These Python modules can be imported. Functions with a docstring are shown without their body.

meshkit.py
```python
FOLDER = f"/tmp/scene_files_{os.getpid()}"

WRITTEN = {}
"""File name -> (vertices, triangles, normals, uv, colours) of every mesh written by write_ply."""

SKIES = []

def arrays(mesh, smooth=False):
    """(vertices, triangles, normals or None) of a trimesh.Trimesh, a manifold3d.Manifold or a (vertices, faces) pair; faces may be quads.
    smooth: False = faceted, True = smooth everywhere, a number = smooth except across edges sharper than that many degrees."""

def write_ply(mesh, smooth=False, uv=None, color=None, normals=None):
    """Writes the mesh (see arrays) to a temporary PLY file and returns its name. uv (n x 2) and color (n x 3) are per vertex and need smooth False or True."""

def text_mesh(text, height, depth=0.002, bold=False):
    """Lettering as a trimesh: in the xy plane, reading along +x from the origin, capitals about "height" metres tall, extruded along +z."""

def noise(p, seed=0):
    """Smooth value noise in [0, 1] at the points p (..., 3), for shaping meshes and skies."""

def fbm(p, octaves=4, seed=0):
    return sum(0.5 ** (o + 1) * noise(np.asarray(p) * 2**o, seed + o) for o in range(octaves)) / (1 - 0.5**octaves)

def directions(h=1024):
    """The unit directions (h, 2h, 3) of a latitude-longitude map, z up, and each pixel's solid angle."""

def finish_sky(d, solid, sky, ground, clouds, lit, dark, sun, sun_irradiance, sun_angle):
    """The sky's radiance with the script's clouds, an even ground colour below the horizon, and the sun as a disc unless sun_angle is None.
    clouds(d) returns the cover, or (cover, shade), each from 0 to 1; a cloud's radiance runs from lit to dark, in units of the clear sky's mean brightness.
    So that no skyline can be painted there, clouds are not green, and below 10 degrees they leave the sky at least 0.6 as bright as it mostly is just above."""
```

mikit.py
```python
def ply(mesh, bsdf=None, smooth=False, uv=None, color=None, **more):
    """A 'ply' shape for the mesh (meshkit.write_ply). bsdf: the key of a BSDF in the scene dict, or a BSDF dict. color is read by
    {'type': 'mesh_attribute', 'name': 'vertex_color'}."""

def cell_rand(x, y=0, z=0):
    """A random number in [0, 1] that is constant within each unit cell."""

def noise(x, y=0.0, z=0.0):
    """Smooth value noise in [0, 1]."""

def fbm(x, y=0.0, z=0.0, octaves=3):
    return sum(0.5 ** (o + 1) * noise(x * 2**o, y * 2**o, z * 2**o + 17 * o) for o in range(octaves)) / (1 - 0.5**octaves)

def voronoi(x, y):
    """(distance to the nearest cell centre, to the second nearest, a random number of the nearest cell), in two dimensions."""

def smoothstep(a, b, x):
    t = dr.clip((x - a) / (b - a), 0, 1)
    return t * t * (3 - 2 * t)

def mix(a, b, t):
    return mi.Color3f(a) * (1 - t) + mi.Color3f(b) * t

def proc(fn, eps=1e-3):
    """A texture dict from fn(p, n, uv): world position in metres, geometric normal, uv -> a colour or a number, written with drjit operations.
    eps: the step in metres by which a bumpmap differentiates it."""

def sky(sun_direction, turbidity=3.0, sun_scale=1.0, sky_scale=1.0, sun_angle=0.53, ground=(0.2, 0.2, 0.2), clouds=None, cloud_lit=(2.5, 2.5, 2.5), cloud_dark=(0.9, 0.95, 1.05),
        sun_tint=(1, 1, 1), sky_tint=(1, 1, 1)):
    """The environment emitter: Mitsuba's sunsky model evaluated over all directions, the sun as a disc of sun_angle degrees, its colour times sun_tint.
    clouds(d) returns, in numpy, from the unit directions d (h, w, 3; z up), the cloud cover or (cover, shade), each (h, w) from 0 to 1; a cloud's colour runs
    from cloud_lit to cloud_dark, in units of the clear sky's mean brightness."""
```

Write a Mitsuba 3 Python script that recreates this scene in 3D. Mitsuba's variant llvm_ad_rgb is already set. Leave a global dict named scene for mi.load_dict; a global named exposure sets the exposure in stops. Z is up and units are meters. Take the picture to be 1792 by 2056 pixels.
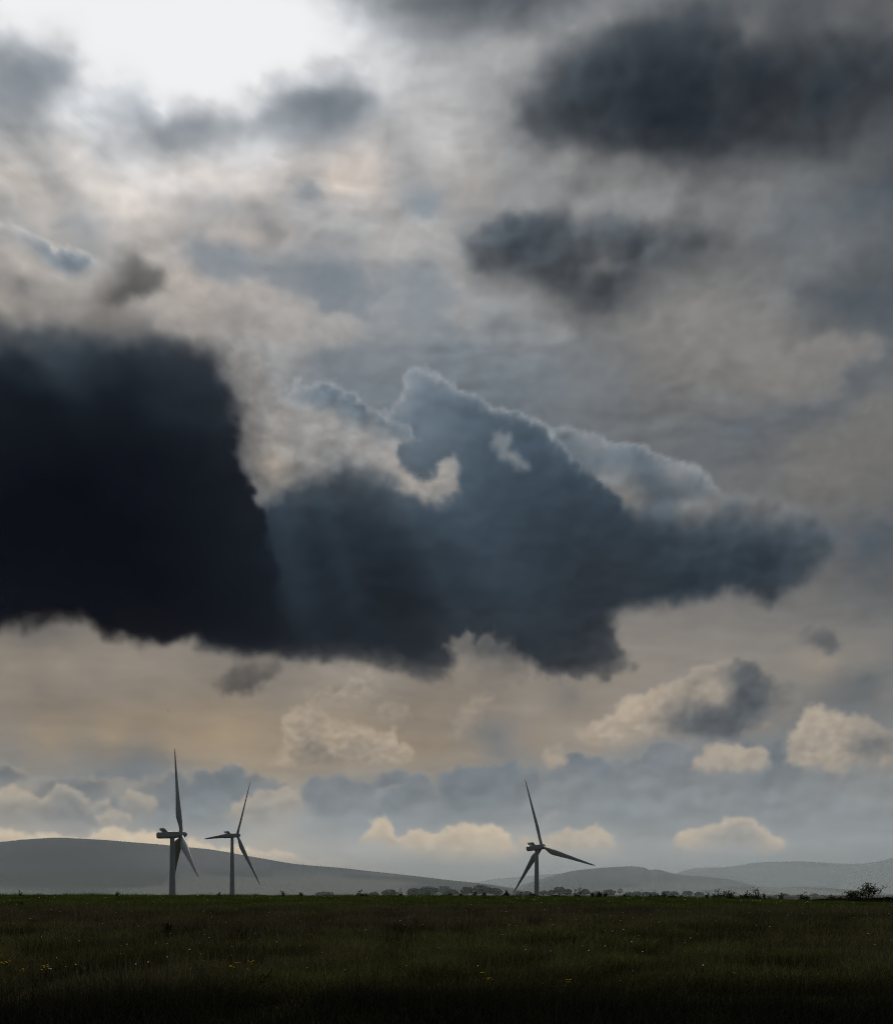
import math

import drjit as dr
import meshkit
import mikit
import mitsuba as mi
import numpy as np
import trimesh
from scipy.interpolate import PchipInterpolator, RBFInterpolator

T = mi.ScalarTransform4f
EYE = 1.7
scene, labels = {}, {}

# ---------------------------------------------------------------- camera, light, exposure
scene["camera"] = {
    "type": "perspective", "fov": 68.09, "fov_axis": "x", "near_clip": 0.1, "far_clip": 30000.0, "principal_point_offset_y": -0.372,
    "to_world": T().look_at(origin=[0, 0, EYE], target=[0, 10, EYE], up=[0, 0, 1]), "medium": {"type": "ref", "id": "hazy_air"},
}

exposure = 1.3
TURBIDITY, SKY_SCALE, SKY_TINT = 6.0, 1.0, np.array([1.58, 1.0, 0.54])
CLOUD_LIT, CLOUD_DARK = (2.3, 3.4, 4.4), (0.0125, 0.0155, 0.029)
GROUND = (0.05, 0.055, 0.035)
SUN = np.array([-0.2003, 0.5580, 0.8054])
SUN_SCALE = 0.72
SUN_TINT = (0.80, 1.0, 1.22)
HAZE, HAZE_TOP, HAZE_G, HAZE_GLOW = 2.6e-4, 216.0, 0.0, np.array([0.17, 0.18, 0.19])

DECK = [
    (-717,1003,214,215,218), (-782,950,160,162,168), (-734,893,150,152,160), (-782,800,130,133,140), (-734,725,140,138,138), (672,1024,90,92,98), (737,834,92,94,99), (737,667,96,99,105),
    (737,499,108,109,110), (737,332,110,110,110), (737,164,132,133,134), (-734,249,132,122,114), (-734,165,132,130,128), (-734,81,150,148,145), (-594,1112,238,238,238), (-512,1169,240,240,240),
    (-422,1224,241,241,241), (-324,1272,241,241,241), (-220,1309,239,239,239), (-183,1319,228,229,231), (-147,1327,185,187,194), (-102,1335,150,152,162), (-35,1341,112,114,126), (41,1344,86,88,102),
    (116,1337,92,95,106), (189,1318,112,115,122), (247,1301,125,127,130), (316,1275,108,111,116), (396,1238,85,88,96), (488,1185,80,82,90), (572,1128,90,92,96), (-594,1077,215,216,220),
    (-563,1106,232,232,233), (-535,1115,226,226,228), (-483,1145,241,241,241), (-205,1258,240,240,240), (-147,1286,226,227,228), (-102,1301,186,188,195), (-35,1307,142,144,152), (41,1314,112,114,124),
    (116,1303,118,120,126), (189,1284,146,147,149), (240,1281,138,139,141), (296,1262,112,114,120), (376,1230,84,87,96), (488,1168,84,86,93), (-594,1040,145,148,158), (-568,1045,134,137,149),
    (-535,1076,160,163,174), (-594,1009,140,143,153), (-563,1023,150,152,160), (-512,1100,216,217,222), (-501,1081,234,234,236), (-422,1158,241,241,241), (-324,1189,241,241,241), (-220,1217,240,240,240),
    (-154,1248,236,236,236), (-117,1261,212,212,214), (-35,1269,166,167,171), (0,1259,172,172,175), (75,1266,176,176,177), (123,1279,160,160,161), (138,1243,140,141,145), (167,1260,132,133,138),
    (197,1231,88,91,100), (223,1209,62,66,78), (261,1242,66,69,80), (296,1251,76,78,88), (363,1215,62,65,77), (425,1179,108,108,110), (464,1169,88,90,96), (543,1126,102,104,106),
    (511,1121,80,82,88), (583,1060,60,62,70), (593,1084,96,98,100), (310,1116,36,41,52), (310,1159,40,44,56), (440,1122,38,41,52), (376,1160,46,50,62), (186,1152,56,60,68),
    (160,1179,78,82,90), (261,1162,50,54,66), (376,1090,40,45,56), (515,1046,45,48,62), (476,1062,50,53,62), (570,1025,58,60,70), (570,980,80,82,90), (316,1082,46,49,58),
    (415,1052,56,59,66), (488,1015,58,60,64), (240,1117,56,60,68), (189,1121,92,94,99), (123,1156,110,112,116), (123,1193,124,126,130), (78,1199,150,151,153), (63,1226,156,157,160),
    (186,1087,142,141,141), (197,1052,112,113,115), (113,1105,140,142,144), (113,1135,132,134,137), (38,1141,166,166,164), (0,1134,198,197,194), (254,1080,108,108,110), (317,1058,76,76,83),
    (377,1020,92,92,97), (427,1012,88,90,95), (486,980,100,102,106), (570,917,94,95,98), (268,1050,122,122,122), (327,1003,137,137,138), (254,1018,142,142,142), (456,944,120,121,124),
    (415,976,112,113,116), (517,934,106,108,111), (557,893,93,100,110), (486,896,105,110,120), (583,890,75,83,95), (583,846,98,102,108), (38,1062,162,156,152), (205,1007,146,146,146),
    (131,1035,145,146,147), (296,977,130,130,131), (376,950,122,122,124), (-546,995,165,166,170), (-579,975,150,151,156), (-524,1018,222,222,226), (-501,1008,205,205,208), (-468,1056,190,193,200),
    (-435,1080,175,180,190), (-504,1043,210,212,216), (-403,1088,226,227,230), (-453,1033,188,189,194), (-410,1046,142,143,154), (-384,1071,142,144,155), (-358,1085,146,148,158), (-324,1104,172,174,182),
    (-331,1066,186,186,190), (-290,1112,165,168,178), (-262,1139,150,153,164), (-227,1160,134,137,149), (-183,1171,116,118,133), (-191,1151,122,124,138), (-220,1129,150,152,162), (-147,1193,140,142,154),
    (-117,1190,168,170,176), (-191,1191,168,171,180), (-125,1167,158,160,168), (-220,1107,168,169,174), (-176,1128,160,161,167), (-91,1167,182,182,184), (-91,1220,212,212,213), (-35,1201,178,178,178),
    (-35,1145,185,184,182), (-72,1244,206,206,208), (-276,1178,240,240,240), (-304,1136,226,226,228), (-345,1128,238,238,238), (-391,1126,241,241,241), (-471,1095,238,238,239), (-132,1124,196,190,184),
    (-87,1130,178,176,174), (-358,1043,206,204,203), (-307,1060,222,220,218), (-262,1074,218,216,215), (-438,983,230,227,224), (-512,969,210,205,200), (-541,940,160,158,156), (-524,933,172,169,166),
    (-579,912,192,182,174), (-584,940,168,166,166), (-552,960,178,176,176), (-521,977,218,210,203), (-471,990,180,180,182), (-391,993,222,215,208), (-453,945,230,220,210), (-341,1019,222,211,203),
    (-290,1022,207,197,189), (-238,1044,180,172,170), (-220,1070,190,184,180), (-207,1040,150,152,160), (-238,1022,172,168,168), (-165,1059,214,200,184), (-128,1099,206,196,186), (-110,1060,190,178,170),
    (-61,1106,155,155,155), (-16,1081,166,163,160), (-147,1029,176,174,174), (-35,1042,138,144,158), (-72,1049,168,167,168), (-374,968,178,175,174), (-324,991,166,166,168), (-287,987,160,158,158),
    (-269,973,134,133,134), (-248,968,148,146,146), (-304,967,176,170,166), (-391,944,190,180,174), (-468,918,218,208,198), (-541,885,182,174,170), (-504,881,150,152,160), (-579,855,165,162,162),
    (-573,886,190,182,176), (-501,929,206,198,192), (-435,912,186,178,172), (-205,1000,170,168,168), (-110,1008,172,170,170), (-568,794,186,176,166), (-584,814,180,172,164), (-530,823,176,168,162),
    (-571,769,122,118,118), (-581,765,132,127,125), (-552,773,145,139,136), (-584,739,160,150,142), (-527,805,178,170,164), (-391,885,168,161,158), (-358,914,142,144,152), (-341,902,124,131,145),
    (-290,906,130,137,150), (-304,920,126,132,145), (-248,909,134,138,148), (-202,912,124,129,142), (-165,925,119,126,140), (-154,897,128,134,145), (-290,942,186,173,166), (-238,960,176,169,165),
    (-331,937,178,168,163), (-183,974,160,158,160), (-72,1000,172,168,165), (-16,998,176,173,171), (-72,966,173,169,166), (-110,955,160,158,158), (-42,930,128,135,147), (-110,895,140,145,152),
    (3,953,158,157,156), (-358,854,172,166,162), (-371,871,172,164,160), (-324,854,165,160,158), (-290,885,168,163,160), (-248,880,160,158,158), (-422,809,166,159,153), (-307,833,134,133,133),
    (-338,821,146,143,140), (-276,837,146,144,143), (-238,864,166,163,161), (-220,831,155,153,152), (-191,869,150,152,156), (-147,857,152,152,153), (-72,849,150,150,152), (-35,881,138,144,152),
    (-128,818,124,129,139), (-183,796,118,125,136), (-290,798,150,149,148), (-262,804,165,163,160), (-331,802,150,148,146), (-80,800,122,129,138), (-554,745,152,145,140), (-524,754,132,127,124),
    (-483,771,128,123,120), (-441,777,122,118,116), (-397,796,144,140,137), (-422,766,98,98,102), (-471,749,92,92,97), (-512,742,82,84,92), (-563,720,88,90,98), (-365,778,118,117,118),
    (-589,717,120,116,116), (94,979,66,70,84), (48,971,98,100,108), (37,990,134,135,138), (78,1007,128,130,134), (123,1002,92,95,103), (160,990,78,81,92), (138,967,70,73,82),
    (138,937,74,77,84), (93,949,84,87,95), (78,935,118,119,121), (175,909,72,74,82), (223,886,64,66,76), (225,863,82,83,90), (254,872,84,85,92), (189,877,98,99,102),
    (153,890,116,116,118), (197,957,74,77,88), (237,927,92,92,93), (211,932,82,83,88), (254,945,72,75,87), (286,936,72,74,86), (310,922,84,86,94), (261,906,80,82,88),
    (289,892,96,97,101), (361,927,88,89,95), (330,930,86,88,95), (396,904,100,101,105), (237,985,104,107,114), (204,989,120,122,126), (275,968,112,114,117), (323,954,118,119,120),
    (376,936,112,113,116), (427,881,108,109,112), (464,859,108,109,111), (427,902,116,117,119), (327,871,112,112,114), (393,870,115,115,117), (529,839,118,120,124), (464,883,108,111,117),
    (540,850,104,107,113), (557,765,79,82,95), (500,797,94,96,104), (529,751,93,97,103), (583,777,88,91,100), (583,726,88,93,102), (456,792,131,130,129), (415,824,122,121,121),
    (361,825,138,134,131), (393,769,130,128,127), (464,744,128,126,124), (570,704,125,123,122), (588,724,88,94,103), (545,738,100,103,107), (75,860,135,139,145), (19,832,122,130,142),
    (30,855,155,156,157), (113,895,142,141,139), (19,919,150,150,148), (63,899,140,142,145), (168,832,140,141,143), (258,834,120,118,118), (296,847,126,124,124), (116,820,132,136,142),
    (-12,810,118,126,136), (75,789,112,120,130), (26,798,118,125,134), (223,808,118,120,123), (153,786,112,119,127), (186,722,112,118,123), (123,759,108,116,125), (310,753,120,119,117),
    (361,712,118,117,115), (296,789,124,122,120), (261,753,112,116,119), (247,705,108,113,117), (456,710,126,124,121), (409,729,122,120,118), (440,675,115,114,113), (500,691,112,112,113),
    (425,645,95,102,112), (383,667,104,107,111), (543,661,92,98,108), (583,676,100,104,110), (570,618,116,114,113), (500,638,92,98,107), (495,597,116,114,112), (456,575,105,107,108),
    (515,525,110,109,107), (486,616,104,106,108), (570,523,108,107,106), (570,555,112,110,109), (578,495,108,107,106), (570,444,76,86,99), (545,460,92,97,104), (570,412,92,95,100),
    (583,377,98,99,101), (515,410,106,106,104), (540,423,100,101,103), (350,640,104,108,112), (415,596,103,106,108), (427,562,108,109,109), (-102,791,122,129,138), (-72,830,128,134,142),
    (488,376,116,115,113), (427,373,124,120,116), (363,387,126,121,117), (296,392,130,124,119), (327,358,140,132,125), (268,359,140,132,125), (393,344,138,131,125), (458,341,132,127,122),
    (515,301,150,140,130), (570,302,136,131,126), (588,335,116,115,114), (570,270,98,100,106), (534,277,118,116,116), (588,247,118,117,117), (556,361,106,106,107), (557,337,118,116,114),
    (113,312,138,127,120), (211,313,142,131,123), (186,293,125,118,115), (78,296,130,121,115), (261,302,142,133,125), (75,271,139,128,119), (150,271,142,132,124), (123,276,148,138,129),
    (26,282,134,122,113), (75,238,114,115,118), (33,244,126,121,119), (38,210,146,133,121), (138,227,146,134,122), (223,216,150,140,128), (189,240,150,139,128), (167,330,134,125,119),
    (-12,312,132,121,113), (-12,267,138,125,114), (-12,222,146,131,118), (488,262,122,120,118), (500,234,118,117,117), (476,318,136,130,124), (523,257,112,113,115), (330,324,138,131,124),
    (-568,326,118,113,108), (-535,339,112,107,102), (-584,311,132,122,113), (-483,330,136,127,117), (-527,301,151,139,127), (-579,287,144,132,121), (-453,315,146,135,124), (-391,332,143,133,123),
    (-410,300,140,130,121), (-554,260,126,118,110), (-483,288,138,130,121), (-507,266,131,123,114), (-568,223,138,127,117), (-495,235,138,125,114), (-422,241,142,127,113), (-422,271,134,123,114),
    (-345,265,142,128,116), (-324,226,160,140,120), (-269,243,150,133,117), (-541,198,150,134,117), (-471,211,154,136,118), (-397,204,152,135,119), (-512,187,134,127,121), (-563,178,138,130,123),
    (-471,177,128,124,121), (-438,173,112,117,124), (-483,164,118,121,125), (-403,183,126,124,122), (-541,161,134,130,126), (-579,167,130,127,124), (-358,194,152,137,122), (-276,199,154,137,121),
    (-248,273,138,127,118), (-191,329,144,134,125), (-132,324,146,136,126), (-72,326,140,131,123), (-72,266,134,122,113), (-248,317,132,123,116), (-345,315,134,125,118), (-102,221,150,136,122),
    (-57,206,150,134,120), (-35,229,140,126,115), (-147,197,152,138,124), (-220,183,150,138,125), (-20,176,140,135,130), (-584,122,156,149,138), (-563,98,152,149,143), (-530,100,142,143,141),
    (-483,130,142,143,141), (-435,119,146,146,143), (-391,121,134,139,141), (-338,124,130,136,140), (-290,126,150,148,142), (-255,142,158,152,143), (-220,128,146,148,147), (-183,114,140,145,147),
    (-132,145,134,140,144), (-72,131,132,139,144), (-27,116,136,142,146), (-147,85,152,155,156), (-220,77,158,158,155), (-304,82,152,155,155), (-345,95,144,149,150), (-410,93,146,149,148),
    (-459,94,148,148,146), (-512,85,152,150,147), (-563,80,158,153,146), (41,146,132,138,142), (116,145,132,138,142), (167,137,134,139,142), (258,128,131,138,143), (150,175,130,135,138),
    (223,187,138,142,143), (282,170,130,136,140), (361,144,128,133,138), (427,133,132,137,141), (515,132,135,140,143), (464,158,128,134,139), (572,136,134,139,142), (570,96,135,140,144),
    (488,96,136,141,144), (330,96,138,142,145), (282,83,142,145,146), (116,115,142,145,146), (3,109,138,143,146), (78,56,165,162,156), (3,48,168,164,157), (-72,56,164,162,158),
    (-147,40,172,168,160), (-220,40,178,171,160), (116,33,164,165,161), (361,47,158,160,157), (225,43,164,164,160), (296,17,158,160,158), (427,51,150,154,154), (488,36,146,150,151),
    (543,59,144,149,151), (588,34,138,143,146), (545,9,138,142,145), (427,3,148,152,153), (153,3,158,160,158), (3,3,165,163,158), (-290,39,190,177,158), (-422,51,190,176,156),
    (-541,48,186,170,150),
]
CLOUDS = [
    # blue grey opening in the upper cloud
    dict(p=[(-367,901,8.1,0),(-348,915,8.1,0),(-320,919,8.1,0),(-291,925,8.1,0),(-272,925,8.1,0),(-277,909,8.0,0),(-301,892,8.0,0),(-315,875,7.9,0),(-339,881,8.0,0),(-358,885,8.0,0)], t=[(-348,900,140,143,152),(-315,900,134,138,148),(-287,916,142,145,153),(-315,883,140,143,151)], rimc=(150,150,150), rw=3.8, amp=12.8, sc=30.2, puff=4.5, psc=19.6, op=0.75, seed=221, tex=0.05, tsc=22.6),
    # wider blue grey opening
    dict(p=[(-261,907,8.0,0),(-242,924,8.1,0),(-212,930,8.1,0),(-177,932,8.0,0),(-146,943,8.1,0),(-130,929,8.0,0),(-120,909,7.9,0),(-94,904,7.9,0),(-99,890,7.8,0),(-120,883,7.8,0),(-125,866,7.8,0),(-141,865,7.8,0),(-172,868,7.8,0),(-182,859,7.8,0),(-200,877,7.8,0),(-227,881,7.9,0),(-252,887,7.9,0)], t=[(-242,909,134,138,147),(-202,918,124,129,140),(-167,908,122,128,140),(-141,927,128,133,143),(-110,897,132,137,145),(-172,876,128,133,143),(-227,892,136,139,146)], rimc=(150,150,150), rw=3.8, amp=12.8, sc=33.2, puff=5.3, psc=21.1, op=0.8, seed=223, tex=0.05, tsc=22.6),
    # small blue grey opening
    dict(p=[(-95,932,8.9,0),(-68,942,8.9,0),(-36,940,8.9,0),(-13,944,8.9,0),(-5,926,8.8,0),(-15,915,8.8,0),(11,908,8.8,0),(16,894,8.7,0),(-15,884,8.7,0),(-5,863,8.6,0),(-36,852,8.6,0),(-68,845,8.5,0),(-84,857,8.6,0),(-63,882,8.7,0),(-42,904,8.8,0),(-68,919,8.8,0),(-89,922,8.8,0)], t=[(-68,929,138,142,150),(-26,931,134,139,148),(-15,900,134,140,148),(-57,861,136,141,149),(-36,878,138,143,150)], rimc=(150,150,150), rw=3.8, amp=13.6, sc=33.2, puff=4.5, psc=21.1, op=0.7, seed=225, tex=0.05, tsc=22.6),
    # dark blue chink near the sun
    dict(p=[(-217,1038,7.5,0),(-207,1053,7.6,0),(-192,1051,7.5,0),(-190,1036,7.5,0),(-205,1028,7.5,0),(-216,1028,7.5,0)], t=(140,142,152), rimc=(150,150,150), rw=3.8, amp=10.6, sc=18.1, puff=3.8, psc=13.6, op=0.75, seed=227, tex=0.05, tsc=18.1),
    # blue chink on the right
    dict(p=[(-57,1046,7.5,0),(-36,1049,7.5,0),(-15,1055,7.5,0),(-5,1050,7.5,0),(-18,1039,7.4,0),(-23,1021,7.4,0),(-36,1023,7.4,0),(-47,1033,7.4,0)], t=(140,145,158), rimc=(150,150,150), rw=3.8, amp=10.6, sc=19.6, puff=3.8, psc=15.1, op=0.75, seed=229, tex=0.05, tsc=18.1),
    # warm grey cloud below the openings
    dict(p=[(-412,868,10.7,0),(-385,882,10.7,0),(-362,877,10.7,0),(-330,872,10.6,0),(-308,872,10.6,0),(-289,888,10.6,0),(-274,879,10.6,0),(-242,878,10.5,0),(-217,879,10.5,0),(-197,873,10.4,0),(-190,855,10.4,0),(-172,863,10.4,0),(-146,863,10.4,0),(-125,853,10.3,0),(-117,836,10.2,0),(-141,823,10.2,0),(-192,810,10.1,0),(-252,805,10.2,0),(-315,785,10.1,0),(-367,776,10.2,0),(-412,781,10.3,0)], t=[(-385,868,182,174,166),(-358,858,178,170,162),(-315,860,176,169,162),(-287,878,178,171,164),(-242,863,170,165,160),(-202,861,168,164,160),(-306,833,146,143,141),(-358,818,160,154,148),(-242,832,162,158,154),(-167,848,164,161,158),(-130,842,160,158,156),(-291,806,156,152,148)], rimc=(176,170,164), rw=6.0, amp=12.8, sc=33.2, puff=6.0, psc=22.6, op=0.7, seed=231, tex=0.12, tsc=27.1),
    # dark streak at the right
    dict(p=[(480,812,9.7,0),(504,802,9.7,0),(528,787,9.7,0),(551,772,9.6,0),(607,752,9.7,0),(628,735,9.7,0),(628,688,9.4,0),(563,721,9.4,0),(550,738,9.5,0),(540,755,9.5,0),(516,780,9.6,0),(492,797,9.6,0)], t=[(500,800,92,95,104),(536,774,82,85,98),(570,756,80,84,97),(596,726,86,90,101),(559,739,86,90,100)], rimc=(90,90,100), rw=3.8, amp=12.8, sc=33.2, puff=3.8, psc=21.1, op=0.75, seed=233, tex=0.06, tsc=22.6),
    # lighter heaped cloud on the right
    dict(p=[(429,709,11.6,0),(446,716,11.6,0),(463,716,11.7,0),(473,729,11.8,0),(492,736,11.9,0),(516,736,11.9,0),(540,727,11.9,0),(559,711,11.9,0),(580,689,11.8,0),(581,679,11.8,0),(563,684,11.7,0),(544,681,11.7,0),(540,662,11.5,0),(544,640,11.4,0),(516,641,11.3,0),(475,660,11.4,0),(446,679,11.4,0)], t=[(450,707,132,129,126),(484,725,132,130,127),(516,728,134,131,128),(559,699,132,130,127),(528,698,128,126,123),(475,691,132,129,126),(516,666,126,124,122),(532,647,116,117,118),(459,678,124,123,122)], rimc=(138,136,132), rw=6.8, amp=14.3, sc=37.7, puff=6.8, psc=25.6, op=0.75, seed=235, tex=0.12, tsc=30.2),
    # low heaped cloud in the middle right
    dict(p=[(347,713,9.8,0),(357,721,9.9,0),(375,719,9.9,0),(389,707,9.8,0),(407,694,9.8,0),(420,693,9.8,0),(433,676,9.8,0),(407,677,9.7,0),(370,690,9.7,0)], t=[(375,713,126,127,127),(407,687,122,124,125),(366,701,122,124,126)], rimc=(130,130,130), rw=6.0, amp=10.6, sc=27.1, puff=5.3, psc=19.6, op=0.65, seed=237, tex=0.08, tsc=22.6),
    # round puff at the right
    dict(p=[(550,617,8.8,0),(555,629,8.9,0),(567,631,8.9,0),(580,621,8.9,0),(591,610,8.9,0),(607,601,8.9,0),(607,590,8.8,0),(581,597,8.8,0),(563,603,8.8,0)], t=[(567,622,120,119,118),(585,606,116,115,114),(559,609,108,109,111)], rimc=(126,125,123), rw=6.0, amp=9.0, sc=22.6, puff=5.3, psc=18.1, op=0.7, seed=239, tex=0.08, tsc=19.6),
    # low puff at the right
    dict(p=[(467,590,10.1,0),(480,605,10.2,0),(494,610,10.3,0),(508,601,10.3,0),(520,587,10.2,0),(548,575,10.2,0),(585,566,10.2,0),(614,553,10.2,0),(614,536,10.1,0),(548,557,10.1,0),(492,575,10.1,0)], t=[(494,600,116,115,114),(528,575,112,111,110),(570,563,113,112,110),(484,585,107,108,109)], rimc=(122,121,119), rw=6.0, amp=10.6, sc=27.1, puff=5.3, psc=19.6, op=0.65, seed=241, tex=0.08, tsc=21.1),
    # upright puffs beside the dark mass
    dict(p=[(-315,770,9.2,0),(-306,798,9.3,0),(-284,808,9.4,0),(-267,797,9.3,0),(-247,780,9.2,0),(-237,762,9.1,0),(-242,740,9.0,0),(-301,723,9.0,0)], t=[(-301,789,156,153,149),(-272,780,130,130,130),(-257,773,160,157,153),(-282,798,162,158,153),(-291,751,142,140,138),(-247,755,154,152,150)], rimc=(166,164,160), rw=5.3, amp=11.3, sc=25.6, puff=6.0, psc=18.1, op=0.7, seed=243, tex=0.2, tsc=21.1),
    # dark cloud high on the right
    dict(p=[(117,1186,25.8,0),(134,1203,26.0,0),(161,1235,26.4,0),(208,1261,26.8,0),(258,1272,27.1,0),(314,1267,25.1,0),(361,1246,25.1,0),(400,1210,22.9,0),(421,1169,20.5,0),(486,1130,20.5,0),(532,1121,22.8,0),(570,1081,24.7,0),(594,1062,26.7,0),(676,991,40.9,0),(676,935,39.8,0),(594,982,29.7,0),(572,1001,25.8,0),(545,963,23.2,0),(511,977,23.1,0),(464,1013,23.2,0),(409,1041,21.3,0),(361,1050,21.2,0),(310,1064,21.2,0),(258,1088,21.2,0),(208,1116,23.3,0),(157,1126,25.2,0),(119,1156,27.4,0)], t=[(310,1116,36,41,52),(310,1159,40,44,56),(440,1122,38,41,53),(376,1160,46,50,62),(186,1152,54,58,67),(160,1194,66,70,80),(261,1162,48,52,65),(376,1090,40,45,56),(515,1046,45,48,62),(464,1068,56,58,67),(570,1037,58,60,71),(323,1233,64,68,80),(363,1222,60,64,76),(261,1234,62,66,79),(211,1212,60,64,77),(427,1149,56,60,71),(511,1114,62,65,74),(540,986,62,64,69),(415,1052,54,57,66),(296,1085,50,53,62),(225,1128,58,61,70),(624,1000,62,65,74),(471,1055,60,62,68),(396,1106,58,60,67)], rimc=(60,60,70), rw=3.8, amp=22.6, sc=60.3, puff=0.0, psc=31.7, op=0.7, seed=201, dim=0.2),
    # dark cloud in the middle right
    dict(p=[(27,982,14.5,0),(48,997,14.6,0),(75,1014,13.8,0),(124,1016,13.9,0),(179,1005,13.8,0),(200,987,12.8,0),(218,990,12.9,0),(240,995,13.9,0),(275,978,13.8,0),(296,957,12.8,0),(344,944,16.5,0),(380,923,18.2,0),(389,903,21.7,0),(361,908,19.9,0),(316,913,18.0,0),(289,903,16.0,0),(265,880,15.8,0),(254,861,15.7,0),(236,857,17.3,0),(211,873,17.4,0),(182,899,17.6,0),(142,927,17.8,0),(101,939,16.1,0),(48,945,16.1,0)], t=[(78,995,74,78,92),(123,998,68,72,86),(48,971,84,87,96),(108,963,66,70,84),(160,978,78,82,92),(138,944,70,73,83),(175,917,70,72,81),(223,886,64,66,76),(247,873,80,82,89),(182,960,76,80,91),(225,973,88,92,102),(237,927,98,98,98),(211,940,84,85,91),(261,950,74,77,88),(286,936,72,74,86),(261,910,82,84,90),(289,917,84,86,93),(323,933,84,87,95),(361,924,88,89,95),(383,912,98,99,103),(86,950,88,90,97)], rimc=(60,60,70), rw=3.8, amp=18.1, sc=40.7, puff=0.0, psc=24.1, op=0.75, seed=203, dim=0.2),
    # grey cloud under the sun
    dict(p=[(-271,1126,17.7,0),(-251,1156,15.9,0),(-220,1184,14.0,0),(-176,1198,14.0,0),(-136,1200,16.0,0),(-108,1192,17.9,0),(-128,1170,17.8,0),(-154,1149,19.6,0),(-187,1123,19.4,0),(-225,1107,21.3,0),(-257,1108,21.4,0)], t=[(-183,1171,112,114,130),(-220,1170,134,137,150),(-147,1186,128,130,144),(-191,1143,128,131,143),(-234,1125,150,153,163),(-248,1140,152,155,166)], rimc=(150,150,160), rw=3.8, amp=9.0, sc=45.2, puff=0.0, psc=30.2, op=0.85, seed=205, dim=0.06),
    # small grey cloud under the sun
    dict(p=[(-417,1044,15.5,0),(-400,1070,13.7,0),(-368,1095,13.8,0),(-331,1107,13.8,0),(-304,1107,17.6,0),(-331,1085,17.5,0),(-368,1060,17.4,0),(-400,1040,17.4,0)], t=[(-394,1058,140,142,154),(-365,1082,136,139,151),(-331,1098,156,158,168),(-371,1068,150,152,162)], rimc=(150,150,160), rw=3.8, amp=8.3, sc=37.7, puff=0.0, psc=27.1, op=0.8, seed=207, dim=0.05),
    # grey cloud at the upper left
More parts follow.
